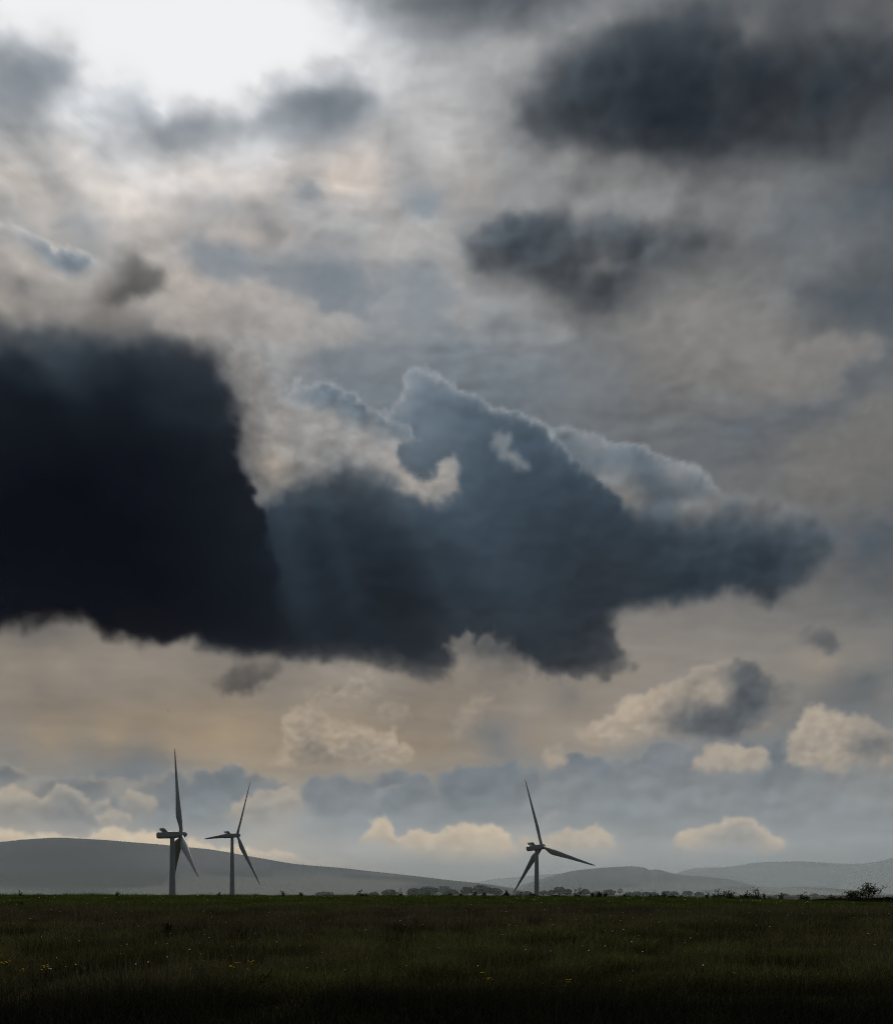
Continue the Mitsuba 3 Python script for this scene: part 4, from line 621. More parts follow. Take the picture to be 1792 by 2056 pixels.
hill('broad bare moorland hill sloping down from the left behind the two turbines', [(-878, np.float64(14.0)), (-754, np.float64(39.6)), (-654, np.float64(55.1)), (-594, np.float64(62.5)), (-563, np.float64(67.0)), (-524, np.float64(69.9)), (-483, np.float64(69.5)), (-447, np.float64(68.0)), (-358, np.float64(62.2)), (-290, np.float64(52.0)), (-220, np.float64(41.2)), (-147, np.float64(35.1)), (-72, np.float64(27.8)), (3, np.float64(19.6)), (78, np.float64(10.5)), (123, np.float64(3.0)), (167, np.float64(-6.7)), (225, np.float64(-13.2))], 2000, 760, 600, 1)
hill('middle grey hill with a knobbly rocky top right of the lone turbine', [(48, np.float64(-9.0)), (114, np.float64(12.0)), (167, np.float64(27.5)), (197, np.float64(33.3)), (219, np.float64(35.3)), (254, np.float64(38.0)), (269, np.float64(38.5)), (289, np.float64(36.9)), (299, np.float64(33.2)), (307, np.float64(33.8)), (323, np.float64(30.0)), (338, np.float64(26.3)), (376, np.float64(22.5)), (383, np.float64(21.7)), (401, np.float64(19.4)), (416, np.float64(15.9)), (431, np.float64(11.3)), (446, np.float64(8.5)), (461, np.float64(7.4)), (475, np.float64(8.0)), (489, np.float64(8.3)), (517, np.float64(7.2)), (531, np.float64(5.9)), (547, np.float64(4.5)), (593, np.float64(-1.2)), (648, np.float64(-7.2)), (716, np.float64(-10.2))], 3200, 800, 600, 2)
hill('palest far ridge on the right, almost lost in the haze', [(282, np.float64(2.9)), (323, np.float64(24.3)), (362, np.float64(34.9)), (393, np.float64(35.5)), (416, np.float64(37.6)), (439, np.float64(41.3)), (461, np.float64(41.9)), (489, np.float64(41.9)), (517, np.float64(40.0)), (537, np.float64(38.2)), (557, np.float64(37.1)), (570, np.float64(38.4)), (583, np.float64(40.9)), (593, np.float64(43.8)), (624, np.float64(50.2)), (694, np.float64(60.3)), (796, np.float64(49.6)), (910, np.float64(25.0))], 4200, 700, 700, 3)
hill('faint far rise behind the foot of the lone turbine', [(-12, np.float64(-3.0)), (26, np.float64(10.6)), (69, np.float64(20.3)), (109, np.float64(24.0)), (161, np.float64(28.3)), (211, np.float64(29.5)), (296, np.float64(24.5)), (376, np.float64(9.8)), (427, np.float64(-4.1))], 4350, 600, 600, 4)


# ---------------------------------------------------------------- wind turbines
def rotor_frame(psi, tau):
    ps, ta = math.radians(psi), math.radians(tau)
    a = np.array([math.sin(ps) * math.cos(ta), math.cos(ps) * math.cos(ta), math.sin(ta)])
    h = np.array([math.cos(ps), -math.sin(ps), 0])
    v = np.array([-math.sin(ps) * math.sin(ta), -math.cos(ps) * math.sin(ta), math.cos(ta)])
    return a, h, v


def blade_mesh(C, a, h, v, theta, pitch, wide=1.0):
    d = math.cos(theta) * v + math.sin(theta) * h
    ccw = math.sin(theta) * v - math.cos(theta) * h
    span = np.array([0.7, 1.3, 2.0, 2.8, 3.8, 5.0, 6.2, 7.4, 9, 11, 13, 15, 17, 19, 21, 22.5, 24, 25, 25.6, 25.95])
    chord = np.interp(span, [0.7, 1.6, 2.2, 3.2, 4.4, 5.8, 7, 9, 13, 17, 21, 24, 25.3, 25.95], [1.05, 1.05, 1.1, 1.45, 1.9, 2.15, 2.1, 1.85, 1.42, 1.08, 0.78, 0.52, 0.36, 0.08])
    chord = chord * (1 + (wide - 1) * step(2, 5, span))
    thick = np.interp(span, [0.7, 1.8, 3, 5, 8, 14, 26], [1.0, 1.0, 0.62, 0.36, 0.26, 0.20, 0.15])
    twist = np.radians(np.interp(span, [1, 4, 7, 12, 20, 26], [13, 13, 9, 4, 1, 0]))
    w = np.arange(20) * 2 * np.pi / 20
    rings = []
    for r, c, t, tw in zip(span, chord, thick, twist):
        b = math.radians(pitch) - tw
        lead = math.sin(b) * ccw + math.cos(b) * a
        flat = np.cross(d, lead)
        x, y = 0.5 * np.cos(w), 0.5 * np.sin(w)
        round_ = np.clip((t - 0.36) / 0.5, 0, 1)
        y = y * (round_ + (1 - round_) * (0.55 + 0.9 * (x + 0.5)) * 0.9)   # towards the trailing edge the section thins
        shift = 0.2 * (1 - round_)
        bend = 0.0009 * max(r - 8, 0) ** 2 * 0.5
        rings.append(C + d * r + a * bend + c * ((x - shift)[:, None] * lead + (t * y)[:, None] * flat))
    m = Mesh(True)
    m.loft(rings)
    return m


def turbine(label, C, psi, tau, phase, pitch, wide=1.0):
    key = thing("wind_turbine", label, "wind turbine", "wind turbines standing beyond the field")
    C = np.array(C, float)
    a, h, v = rotor_frame(psi, tau)
    top = C - a * 2.55
    top[2] -= 0.95 * 1.0
    base = ground_z(top[0], top[1]) - 0.6
    z = np.array([base, base + 0.45, base + 0.451, base + 12, base + 24, top[2] - 0.35, top[2] - 0.349, top[2] - 0.05])
    f = np.clip((z - (top[2] - 44)) / 44, -0.2, 1)
    r = 1.42 - 0.80 * f
    r[:2] += 0.25
    r[-2:] += 0.06
    m = Mesh(True)
    m.tube(np.stack([np.full(len(z), top[0]), np.full(len(z), top[1]), z], 1), r, 32)
    put(f"{key}__tower", m, "turbine_paint", smooth=40)
    # nacelle: rounded box sections along the axis, tapered at the rear
    m = Mesh(True)
    w = np.arange(32) * 2 * np.pi / 32
    e = 0.42
    sx, sz = np.sign(np.cos(w)) * np.abs(np.cos(w)) ** e, np.sign(np.sin(w)) * np.abs(np.sin(w)) ** e
    rings = []
    for s, wd, hi, lo in ((-6.95, 0.62, 0.5, -0.62), (-6.90, 0.74, 0.62, -0.76), (-6.45, 0.93, 0.90, -1.0), (-6.2, 0.98, 0.95, -1.03), (-4.0, 1.0, 0.97, -1.03), (-2.0, 1.0, 0.97, -1.0), (-0.9, 0.96, 0.95, -0.95), (-0.75, 0.9, 0.9, -0.9)):
        rings.append(C + a * s + (sx * wd)[:, None] * h + ((hi + lo) / 2 + sz * (hi - lo) / 2)[:, None] * v)
    m.loft(rings)
    nac = put(f"{key}__nacelle", m, "turbine_paint", smooth=35)
    # two cooler fins raked back on the rear of the roof, with a wind sensor on each
    for s in (-1, 1):
        pts = [(-3.85, 0.9), (-5.35, 0.9), (-6.05, 1.98), (-4.75, 1.98)]
        m = Mesh(True)
        for off, grow in ((0.0, 0), ):
            lo = [C + a * x + v * z + h * s * (0.62 + 0.16 * (z - 0.9)) for x, z in pts]
            hi = [C + a * x + v * z + h * s * (0.84 + 0.16 * (z - 0.9)) for x, z in pts]
            m.loft([lo, hi])
        put(f"{nac}__cooling_fin", m, "turbine_paint")
        m = Mesh(True)
        foot = C - a * 5.3 + v * 1.97 + h * s * 0.9
        m.tube([foot, foot + v * 0.5], [0.022, 0.018], 6)
        m.tube([foot + v * 0.5, foot + v * 0.58], [0.045, 0.03], 6)
        put(f"{nac}__wind_sensor", m, "dark_metal")
    m = Mesh(True)
    s = np.array([-0.74, -0.7, 0.55, 0.9, 1.2, 1.45, 1.62, 1.72])
    r = np.array([0.80, 0.93, 0.95, 0.88, 0.72, 0.50, 0.28, 0.03])
    m.loft([C + a * x + k * (np.cos(w)[:, None] * h + np.sin(w)[:, None] * v) for x, k in zip(s, r)])
    put(f"{key}__hub", m, "turbine_paint", smooth=50)
    for k in range(3):
        put(f"{key}__blade", blade_mesh(C, a, h, v, math.radians(phase + 120 * k), pitch, wide), "turbine_paint", smooth=40)
    return key


turbine("left and nearest wind turbine, one blade straight up and two close together hanging down", (-80.39, 200.37, 19.44), 59.75, 4.56, 1.18, 52, 1.15)
turbine("smaller second wind turbine with a blade pointing left past its own nacelle", (-92.92, 293.28, 27.27), 37.48, 5.92, 29.16, 78)
turbine("lone wind turbine on the right with one blade stretched out to the right", (34.62, 240.02, 18.51), 55.46, 7.5, -12.62, 82)


def far_turbine(label, x, y, z):
    """A small turbine far out on the plain: tower, nacelle, hub and blades."""
    key = thing("wind_turbine", label, "wind turbine")
    C = np.array([x, y, z], float)
    a, h, v = rotor_frame(40, 4)
    m = Mesh(True)
    foot = C - a * 1.2
    m.tube([[foot[0], foot[1], ground_z(x, y) - 0.5], [foot[0], foot[1], z - 0.4]], [0.75, 0.5], 12)
    put(f"{key}__tower", m, "turbine_paint", smooth=40)
    w = np.arange(12) * np.pi / 6
    m = Mesh(True)
    m.loft([C + a * s + r * (np.cos(w)[:, None] * h + np.sin(w)[:, None] * v) for s, r in ((-3.6, 0.5), (-3.2, 0.8), (-0.4, 0.85), (-0.3, 0.6))])
    put(f"{key}__nacelle", m, "turbine_paint", smooth=40)
    m = Mesh(True)
    m.loft([C + a * s + r * (np.cos(w)[:, None] * h + np.sin(w)[:, None] * v) for s, r in ((-0.28, 0.6), (0.3, 0.6), (0.8, 0.1))])
    put(f"{key}__hub", m, "turbine_paint", smooth=40)
    for k in range(3):
        pair = blade_mesh(np.zeros(3), a, h, v, math.radians(14 + 120 * k), 70).get()
        put(f"{key}__blade", (pair[0] * 0.42 + C, pair[1]), "turbine_paint", smooth=40)


far_turbine("tiny far wind turbine just clearing the hedge line on the right", *FAR)

# where things stand: metres right of, ahead of and above the camera's foot
TREES = [
    (-409.53, 1500, 17.2, 14.56, "pale rounded tree at the hill foot, just right of the second turbine's lower blade tip", False, 100),
    (-366.54, 1500, 28.1, 14.11, 'wide pale tree at the hill foot, second to the right of the second turbine', False, 101),
    (-425.37, 1500, 10.0, 1.44, 'tiny low tree just showing over the crest right of the second turbine', False, 102),
    (-256.79, 1400, 19.0, 2.3, 'low flat tree barely showing over the crest midway between the second and third turbines', False, 103),
    (-136.7, 1250, 10.9, 2.95, 'low tree at the left end of the dark tree row', False, 104),
    (-105.26, 1220, 15.2, 7.56, 'round-headed tree second from the left in the dark tree row', False, 105),
    (-56.29, 1200, 16.9, 9.09, 'left half of the pair of merged broad trees in the dark tree row', False, 106),
    (-33.76, 1210, 18.1, 11.78, 'taller right half of the pair of merged broad trees in the dark tree row', False, 107),
    (-4.67, 1350, 15.4, 15.15, 'thin bare-topped tree between the merged pair and the tallest trees', True, 108),
    (12.44, 1230, 14.0, 7.27, 'low bushy tree left of the tallest trees of the dark row', False, 109),
    (37.23, 1200, 13.7, 12.35, 'left one of the two tallest trees in the dark row', False, 110),
    (62.77, 1190, 18.7, 14.84, 'tallest and broadest tree of the dark row, left of the lone turbine', False, 111),
    (90.19, 1220, 13.9, 10.54, 'sloping tree at the right end of the tallest group', False, 112),
    (139.11, 1280, 9.7, 4.72, "low tree in the gap between the lone turbine's hanging blade and its tower", False, 113),
    (153.01, 1260, 11.6, 4.33, "low tree directly left of the lone turbine's tower", False, 114),
    (186.54, 1260, 11.6, 6.04, "low tree directly right of the lone turbine's tower", False, 115),
    (196.71, 1240, 8.8, 7.65, "second low tree right of the lone turbine's tower", False, 116),
    (201.93, 1180, 12.2, 13.13, 'tall dark tree a little right of the lone turbine', False, 117),
    (217.86, 1190, 9.7, 9.03, 'dark tree leaning on the right side of the tall tree beyond the lone turbine', False, 118),
    (251.19, 1200, 11.6, 8.43, 'rounded tree standing behind the tall branched weed stem', False, 119),
    (296.25, 1300, 11.3, 4.17, 'low tree behind the dark dock spikes', False, 120),
    (307.28, 1250, 13.6, 7.32, 'broad tree right of the dock spikes', False, 121),
    (381.02, 1450, 7.5, 11.27, 'pale wispy tree with thin crown in the middle of the right tree line', True, 122),
    (358.16, 1300, 9.3, 2.88, 'low hedge tree left of the distant pole', False, 123),
    (374.25, 1300, 10.0, 3.85, 'hedge tree touching the distant pole from the left', False, 124),
    (398.78, 1320, 10.8, 3.23, 'hedge tree touching the distant pole from the right', False, 125),
    (415.11, 1320, 9.8, 3.55, 'hedge tree beneath the tiny far turbine', False, 126),
    (426.29, 1280, 10.5, 5.4, 'grey tree right of the tiny far turbine', False, 127),
    (444.78, 1290, 9.9, 4.63, 'second grey tree right of the tiny far turbine', False, 128),
    (457.27, 1250, 9.9, 5.62, 'domed tree left of the bramble mound', False, 129),
    (485.8, 1270, 9.7, 4.58, "domed tree right behind the bramble mound's left stems", False, 130),
    (652.49, 1300, 7.9, -2.48, 'low tree right of the long dark thicket', False, 131),
    (661.64, 1290, 7.2, -0.05, 'second low tree right of the long dark thicket, a bit taller', False, 132),
    (704.9, 1320, 6.9, -1.88, 'low tree behind the pair of tall thin stems', False, 133),
    (712.73, 1280, 8.3, 0.31, 'last isolated dome-shaped tree before the hedge bank', False, 134),
    (758.12, 1330, 6.0, -2.95, 'low faint tree right of the last dome-shaped tree', False, 135),
]
MAST = (443.51, 1500, 11.97)
WEEDS = [
    ('grass_stem', -37.03, 57.5, 0.56, 0.07, 2, 'arch', 'thin pale stalk on the crest at the far left', 'plant', 300, 1.0),
    ('grass_stem', -28.66, 57.5, 0.49, 0.14, 3, 'arch', 'bowed seed stem on the crest left of the first turbine', 'plant', 301, 1.0),
    ('grass_stem', -19.77, 57.5, 0.45, 0.14, 3, 'arch', 'bowed seed stem on the crest left of the second turbine', 'plant', 302, 1.0),
    ('grass_stem', -14.22, 57.5, 0.45, 0.1, 3, 'umbel', 'small branched stem on the crest right of the second turbine', 'plant', 303, 1.0),
    ('grass_stem', -12.63, 57.5, 0.38, 0.17, 4, 'dock', 'short dark seed tuft on the crest, second stem right of the second turbine', 'plant', 304, 1.0),
    ('weed_clump', -7.65, 57.5, 0.55, 0.22, 4, 'umbel', 'leaning seed stem at the left end of the dark tree row', 'plant', 305, 1.0),
    ('weed_clump', -7.15, 57.5, 0.22, 0.34, 6, 'dock', 'dark little tuft right beside the leaning seed stem', 'plant', 306, 1.0),
    ('tall_weed', -4.02, 57.5, 0.81, 0.19, 4, 'arch', 'tall bowed stalks right of the round-headed tree', 'plant', 307, 1.0),
    ('weed_clump', 0.27, 57.5, 0.34, 0.16, 4, 'dock', 'short spikes in front of the low bushy tree', 'plant', 308, 1.0),
    ('weed_clump', 1.28, 57.5, 0.31, 0.12, 3, 'dock', 'short spike in front of the left tallest tree', 'plant', 309, 1.0),
    ('weed_clump', 2.46, 57.5, 0.41, 0.19, 4, 'umbel', 'thin weeds in front of the broadest tree', 'plant', 310, 1.0),
    ('weed_clump', 3.28, 57.5, 0.37, 0.16, 4, 'dock', "dark spikes in front of the tallest group's middle", 'plant', 311, 1.0),
    ('weed_clump', 5.16, 57.5, 0.66, 0.34, 9, 'dock', "dark clump of spikes just left of the lone turbine's lowest blade tip", 'plant', 312, 1.0),
    ('weed_clump', 7.4, 57.5, 0.37, 0.37, 8, 'dock', "dark tuft at the foot of the lone turbine's tower, left side", 'plant', 313, 1.0),
    ('weed_clump', 9.56, 57.5, 0.28, 0.62, 8, 'leafy', 'low green weeds under the tall dark tree', 'plant', 314, 1.0),
    ('tall_weed', 11.51, 57.5, 0.87, 0.16, 3, 'umbel', 'tallest thin branched weed, right of the tall dark tree', 'plant', 315, 1.0),
    ('tall_weed', 11.25, 57.5, 0.69, 0.12, 3, 'umbel', 'thin weed leaning beside the tallest branched weed', 'plant', 316, 1.0),
    ('dock', 12.71, 57.5, 0.51, 0.16, 5, 'dock', 'left one of three dark dock plants in a row', 'plant', 317, 1.0),
    ('dock', 13.35, 57.5, 0.58, 0.26, 7, 'dock', 'middle and tallest of three dark dock plants in a row', 'plant', 318, 1.0),
    ('dock', 13.79, 57.5, 0.5, 0.1, 3, 'dock', 'right one of three dark dock plants in a row', 'plant', 319, 1.0),
    ('weed_clump', 15.45, 57.5, 0.27, 0.36, 9, 'arch', 'low dark arching weed below the pale wispy tree', 'plant', 320, 1.0),
    ('weed_clump', 15.91, 57.5, 0.18, 0.09, 3, 'dock', 'small dark spike left of the distant pole', 'plant', 321, 1.0),
    ('weed_clump', 16.57, 57.5, 0.18, 0.18, 5, 'arch', 'small arching weed just left of the distant pole', 'plant', 322, 1.0),
    ('weed_clump', 17.73, 57.5, 0.37, 0.11, 4, 'dock', 'dark spike left of the green leafy weed', 'plant', 323, 1.0),
    ('leafy_weed', 18.07, 57.5, 0.44, 0.2, 8, 'leafy', 'green leafy weed in front of the tiny far turbine', 'plant', 324, 1.0),
    ('weed_clump', 18.47, 57.5, 0.36, 0.13, 4, 'dock', 'dark spike right of the green leafy weed', 'plant', 325, 1.0),
    ('weed_clump', 18.9, 57.5, 0.51, 0.14, 4, 'umbel', 'thin tall weeds left of the reddish clump', 'plant', 326, 1.0),
    ('weed_clump', 19.65, 57.5, 0.38, 0.43, 10, 'dock', 'reddish dark clump of stems in front of the grey trees', 'plant', 327, 1.0),
    ('weed_clump', 20.39, 57.5, 0.34, 0.1, 3, 'dock', 'single dark spike right of the reddish clump', 'plant', 328, 1.0),
    ('tall_weed', 22.71, 57.5, 0.65, 0.14, 4, 'umbel', 'thin tall stems left of the bramble mound', 'plant', 329, 1.0),
    ('weed_clump', 23.42, 57.5, 0.43, 0.29, 5, 'arch', 'bowed canes at the left foot of the bramble mound', 'plant', 330, 1.0),
    ('tall_weed', 23.32, 57.5, 0.78, 0.15, 3, 'umbel', 'faint tall stem left of the bramble mound', 'plant', 331, 1.0),
    ('tall_weed', 23.72, 57.5, 0.78, 0.1, 3, 'umbel', 'upright thin stem touching the bramble mound', 'plant', 332, 1.0),
    ('tall_weed', 24.51, 57.2, 0.8, 0.19, 4, 'umbel', 'stems poking out of the top of the bramble mound', 'plant', 333, 1.0),
    ('tall_weed', 25.0, 57.5, 0.61, 0.07, 2, 'umbel', 'thin stem right of the bramble mound', 'plant', 334, 1.0),
    ('tall_weed', 25.96, 57.2, 0.8, 0.19, 5, 'dock', 'seed stems in the left half of the long dark thicket', 'plant', 335, 1.0),
    ('tall_weed', 26.79, 57.2, 1.14, 0.09, 2, 'umbel', 'tallest seed stem rising from the long dark thicket', 'plant', 336, 1.0),
    ('tall_weed', 26.99, 57.2, 0.97, 0.06, 2, 'dock', 'second tall stem beside the tallest one in the long dark thicket', 'plant', 337, 1.0),
    ('tall_weed', 27.65, 57.5, 0.68, 0.07, 3, 'dock', 'dark-headed stem right of the long dark thicket', 'plant', 338, 1.0),
    ('weed_clump', 28.13, 57.5, 0.36, 0.19, 5, 'arch', 'low bowed stems between the thicket and the low trees', 'plant', 339, 1.0),
    ('tall_weed', 29.08, 57.5, 0.7, 0.12, 4, 'umbel', 'branched stem in front of the low trees on the right', 'plant', 340, 1.0),
    ('tall_weed', 30.88, 57.5, 0.8, 0.17, 5, 'umbel', 'pair of tall thin stems over the green bushy clump', 'plant', 341, 1.0),
    ('spiky_weed', 31.24, 53.5, 0.61, 0.36, 9, 'leafy', 'pointed leafy weed on the bank left of the tall bush', 'plant', 342, 1.0),
    ('spiky_weed', 31.97, 53.5, 0.48, 0.28, 7, 'umbel', 'thin weed between the pointed weed and the tall bush', 'plant', 343, 1.0),
    ('tall_weed', 32.47, 53.5, 0.95, 0.1, 3, 'arch', 'tall curved stem at the left side of the tall bush', 'plant', 344, 1.0),
    ('tall_weed', 35.82, 53.5, 0.56, 0.24, 6, 'leafy', 'upright weeds right of the tall bush', 'plant', 345, 1.0),
    ('tall_weed', 36.11, 53.5, 0.73, 0.12, 4, 'leafy', 'tall weed at the very right edge of the view', 'plant', 346, 1.0),
]
BRAMBLES = [
    ('bramble', 24.34, 57.5, 0.61, 1.99, 'round bramble mound with arching canes on the crest', 'bush', 500, 0.8),
    ('bramble', 26.26, 57.5, 1.09, 1.76, 'long dark thicket on the crest with seed stems above it', 'bush', 501, 1.2),
    ('bramble', 31.17, 57.5, 0.36, 1.55, 'green bushy clump on the crest left of the last dome-shaped tree', 'bush', 502, 1.1),
    ('bramble', 31.47, 54, 0.45, 1.61, 'low scrub at the foot of the pointed leafy weed', 'bush', 503, 0.6),
]
BUSH = (34.14, 54.0, 1.4, 2.52)
HEDGE_Y = 53.0
HEDGE_X = (29.61, 39.04)
HEDGE_PX = [29.61, 29.97, 30.73, 31.53, 32.25, 32.97, 33.85, 34.65, 35.37, 35.85, 37.44, 39.04]
HEDGE_PZ = [1.19, 1.25, 1.29, 1.3, 1.33, 1.42, 1.45, 1.41, 1.49, 1.5, 1.51, 1.45]
PLANTS = [
    ('ragwort', -3.02, 9.33, 0.32, 0.42, 5, 'largest flowering weed in the left half of the field, yellow heads on leafy stems', 'plant', 700, 1.0),
    ('thistle', -2.45, 8.69, 0.31, 0.2, 0, 'big dark plant with one long leaf stretched out, right of the largest flowering weed', 'plant', 701, 0.7),
    ('ragwort', -6.58, 9.85, 0.28, 0.41, 4, 'dark leafy plant with yellow flowers at the far left edge of the field', 'plant', 702, 1.0),
    ('ragwort', -5.11, 9.64, 0.29, 0.29, 0, 'dark leafy clump between the left edge and the largest flowering weed', 'plant', 703, 0.7),
    ('ragwort', -6.46, 11.84, 0.1, 0.27, 2, 'small yellow flowers above the dark leafy clump', 'plant', 704, 1.0),
    ('ragwort', -3.18, 19.07, 0.16, 0.22, 2, "small far plant with a yellowish top left of the field's middle", 'plant', 705, 1.0),
    ('weed_tuft', -2.77, 18.72, 0.17, 0.35, 0, 'dark low tuft beside the small yellowish plant', 'plant', 706, 0.6),
    ('weed_tuft', -10.21, 34.39, 0.18, 0.78, 0, 'dark flat tuft near the crest right of the second turbine', 'plant', 707, 0.5),
    ('weed_tuft', -6.75, 16.02, 0.36, 0.12, 0, 'dark upright tuft below the first turbine', 'plant', 708, 0.5),
    ('weed_tuft', -3.38, 17.33, 0.12, 0.36, 0, 'low dark tuft left of the small yellowish plant', 'plant', 709, 0.5),
    ('weed_tuft', -2.0, 15.72, 0.24, 0.27, 0, 'dark tuft right of the small yellowish plant', 'plant', 710, 0.5),
    ('weed_tuft', -0.7, 15.9, 0.18, 0.3, 0, 'dark tuft in the middle of the field', 'plant', 711, 0.5),
    ('weed_tuft', -20.71, 32.12, 0.27, 0.27, 0, 'dark tuft near the crest at the far left', 'plant', 712, 0.5),
    ('weed_tuft', -2.18, 24.97, 0.32, 0.23, 0, 'dark upright tuft near the crest left of the lone turbine', 'plant', 713, 0.5),
    ('ragwort', 0.5, 8.86, 0.23, 0.23, 4, "yellow-flowered weed right of the field's middle, left one of two", 'plant', 714, 0.8),
    ('ragwort', 1.27, 8.44, 0.22, 0.29, 5, "yellow-flowered weed right of the field's middle, right one of two, with darker leaves", 'plant', 715, 0.8),
    ('weed_tuft', 5.14, 23.48, 0.19, 0.53, 1, 'flat dark tuft with a yellow tip near the crest below the lone turbine', 'plant', 716, 0.6),
    ('weed_tuft', 7.23, 16.32, 0.21, 0.37, 0, 'dark bushy tuft in the right half of the field', 'plant', 717, 0.5),
    ('weed_tuft', 1.58, 8.06, 0.15, 0.21, 0, 'dark leafy tuft low down beside the right yellow-flowered weed', 'plant', 718, 0.6),
    ('weed_tuft', 6.47, 12.01, 0.16, 0.14, 0, 'dark tuft at the right side of the field', 'plant', 719, 0.6),
]
BIRDS = [
    (-63.17, 150, 43.2, 0.48, 0.2, 'tiny dark bird gliding above the left turbine'),
    (24.32, 130, 19.96, 0.62, 1.1, "tiny dark speck built as a bird in the sky right of the lone turbine's upper blade"),  # unclear dark spot, given a bird shape
    (50.02, 190, 43.38, 0.45, 0.5, 'tiny bird high above and right of the lone turbine'),
    (112.0, 180, 23.58, 0.42, 0.9, 'tiny bird near the right edge, above the far ridge'),
    (109.0, 170, 99.74, 0.42, 0.3, 'highest tiny bird, at the right edge beside the tip of the storm cloud'),
]

# ---------------------------------------------------------------- trees beyond the crest
ball = trimesh.creation.icosphere(subdivisions=2)
BALL = np.array(ball.vertices), np.array(ball.faces)


def tree(x, y, half, top, label, bare, seed):
    key = thing("tree", label, "tree", "trees in the valley beyond the crest")
    r = np.random.default_rng(seed)
    g = float(ground_z(x, y)) - 0.3
    H = top - g
    m = Mesh()
    n = 5
    trunk_r = 0.03 * H
    m.tube([[x, y, g], [x + r.normal() * 0.2, y, g + H * 0.25], [x + r.normal() * 0.5, y, g + H * 0.6]], [trunk_r * 1.3, trunk_r, trunk_r * 0.4], 7)
    for k in range(n + 4 * bare):
        t = r.uniform(0.25, 0.6)
        an = r.uniform(0, 6.28)
        ln = half * r.uniform(0.45, 0.85)
        s = np.array([x, y, g + H * t])
        e = s + [math.cos(an) * ln, math.sin(an) * ln, H * r.uniform(0.15, 0.33)]
        m.tube([s, (s + e) / 2 + [0, 0, 0.05 * H], e], [trunk_r * 0.4, trunk_r * 0.25, trunk_r * 0.1], 5)
    put(f"{key}__trunk", m, "bark", smooth=50)
    m = Mesh()
    col = np.array([0.030, 0.034, 0.022]) * r.uniform(0.8, 1.25)
    base = g + H * (0.40 if bare else 0.15)
    rx, rz = half * 0.95, (top - base) / 2
    if not bare:   # solid lumps of foliage, uneven and overlapping
        for k in range(int(11 + half)):
            an, up = r.uniform(0, 6.28), r.uniform(-0.75, 1.0)
            out = math.sqrt(max(1 - up * up, 0.05)) * r.uniform(0.35, 0.8)
            c = np.array([x + math.cos(an) * rx * out, y + math.sin(an) * rx * out, (base + top) / 2 + up * rz * 0.66])
            s = BALL[0]
            lump = 1 + 0.55 * (meshkit.fbm(s * 1.6 + r.uniform(0, 50, 3), 3, seed) - 0.5)
            size = r.uniform(0.26, 0.42) * np.array([rx, rx, max(rz, 0.55 * rx)]) * 1.05
            vv = c + s * lump[:, None] * size
            vv[:, 2] = np.minimum(vv[:, 2], top + 0.25 * r.random())
            m.add(vv, BALL[1], col * r.uniform(0.9, 1.1))
            p = vv[r.integers(0, len(vv), 40)] + r.normal(size=(40, 3)) * 0.04 * half
            m.leaves(p, 0.085 * half + 0.12, col * r.uniform(0.85, 1.15, (40, 1)), r=r)
    else:
        for k in range(30):
            u = r.normal(size=3)
            u /= np.linalg.norm(u)
            c = np.array([x + u[0] * rx * 0.75, y + u[1] * rx * 0.75, (base + top) / 2 + u[2] * rz * 0.8])
            p = c + r.normal(size=(50, 3)) * half * 0.16
            p[:, 2] = np.minimum(p[:, 2], top)
            m.leaves(p, 0.06 * half, col * r.uniform(0.8, 1.3, (50, 1)), r=r)
    put(f"{key}__crown", m, "dry", kind="stuff", smooth=True, color=True)


for args in TREES:
    tree(*args)

# a far, thin mast and a tiny turbine out on the plain
m = Mesh()
m.tube([[MAST[0], MAST[1], ground_z(MAST[0], MAST[1]) - 0.5], [MAST[0], MAST[1], MAST[2]]], [0.42, 0.3], 6)
put("mast", m, "dark_metal", "thin distant pole standing out of the hedge line right of the lone turbine", "mast")


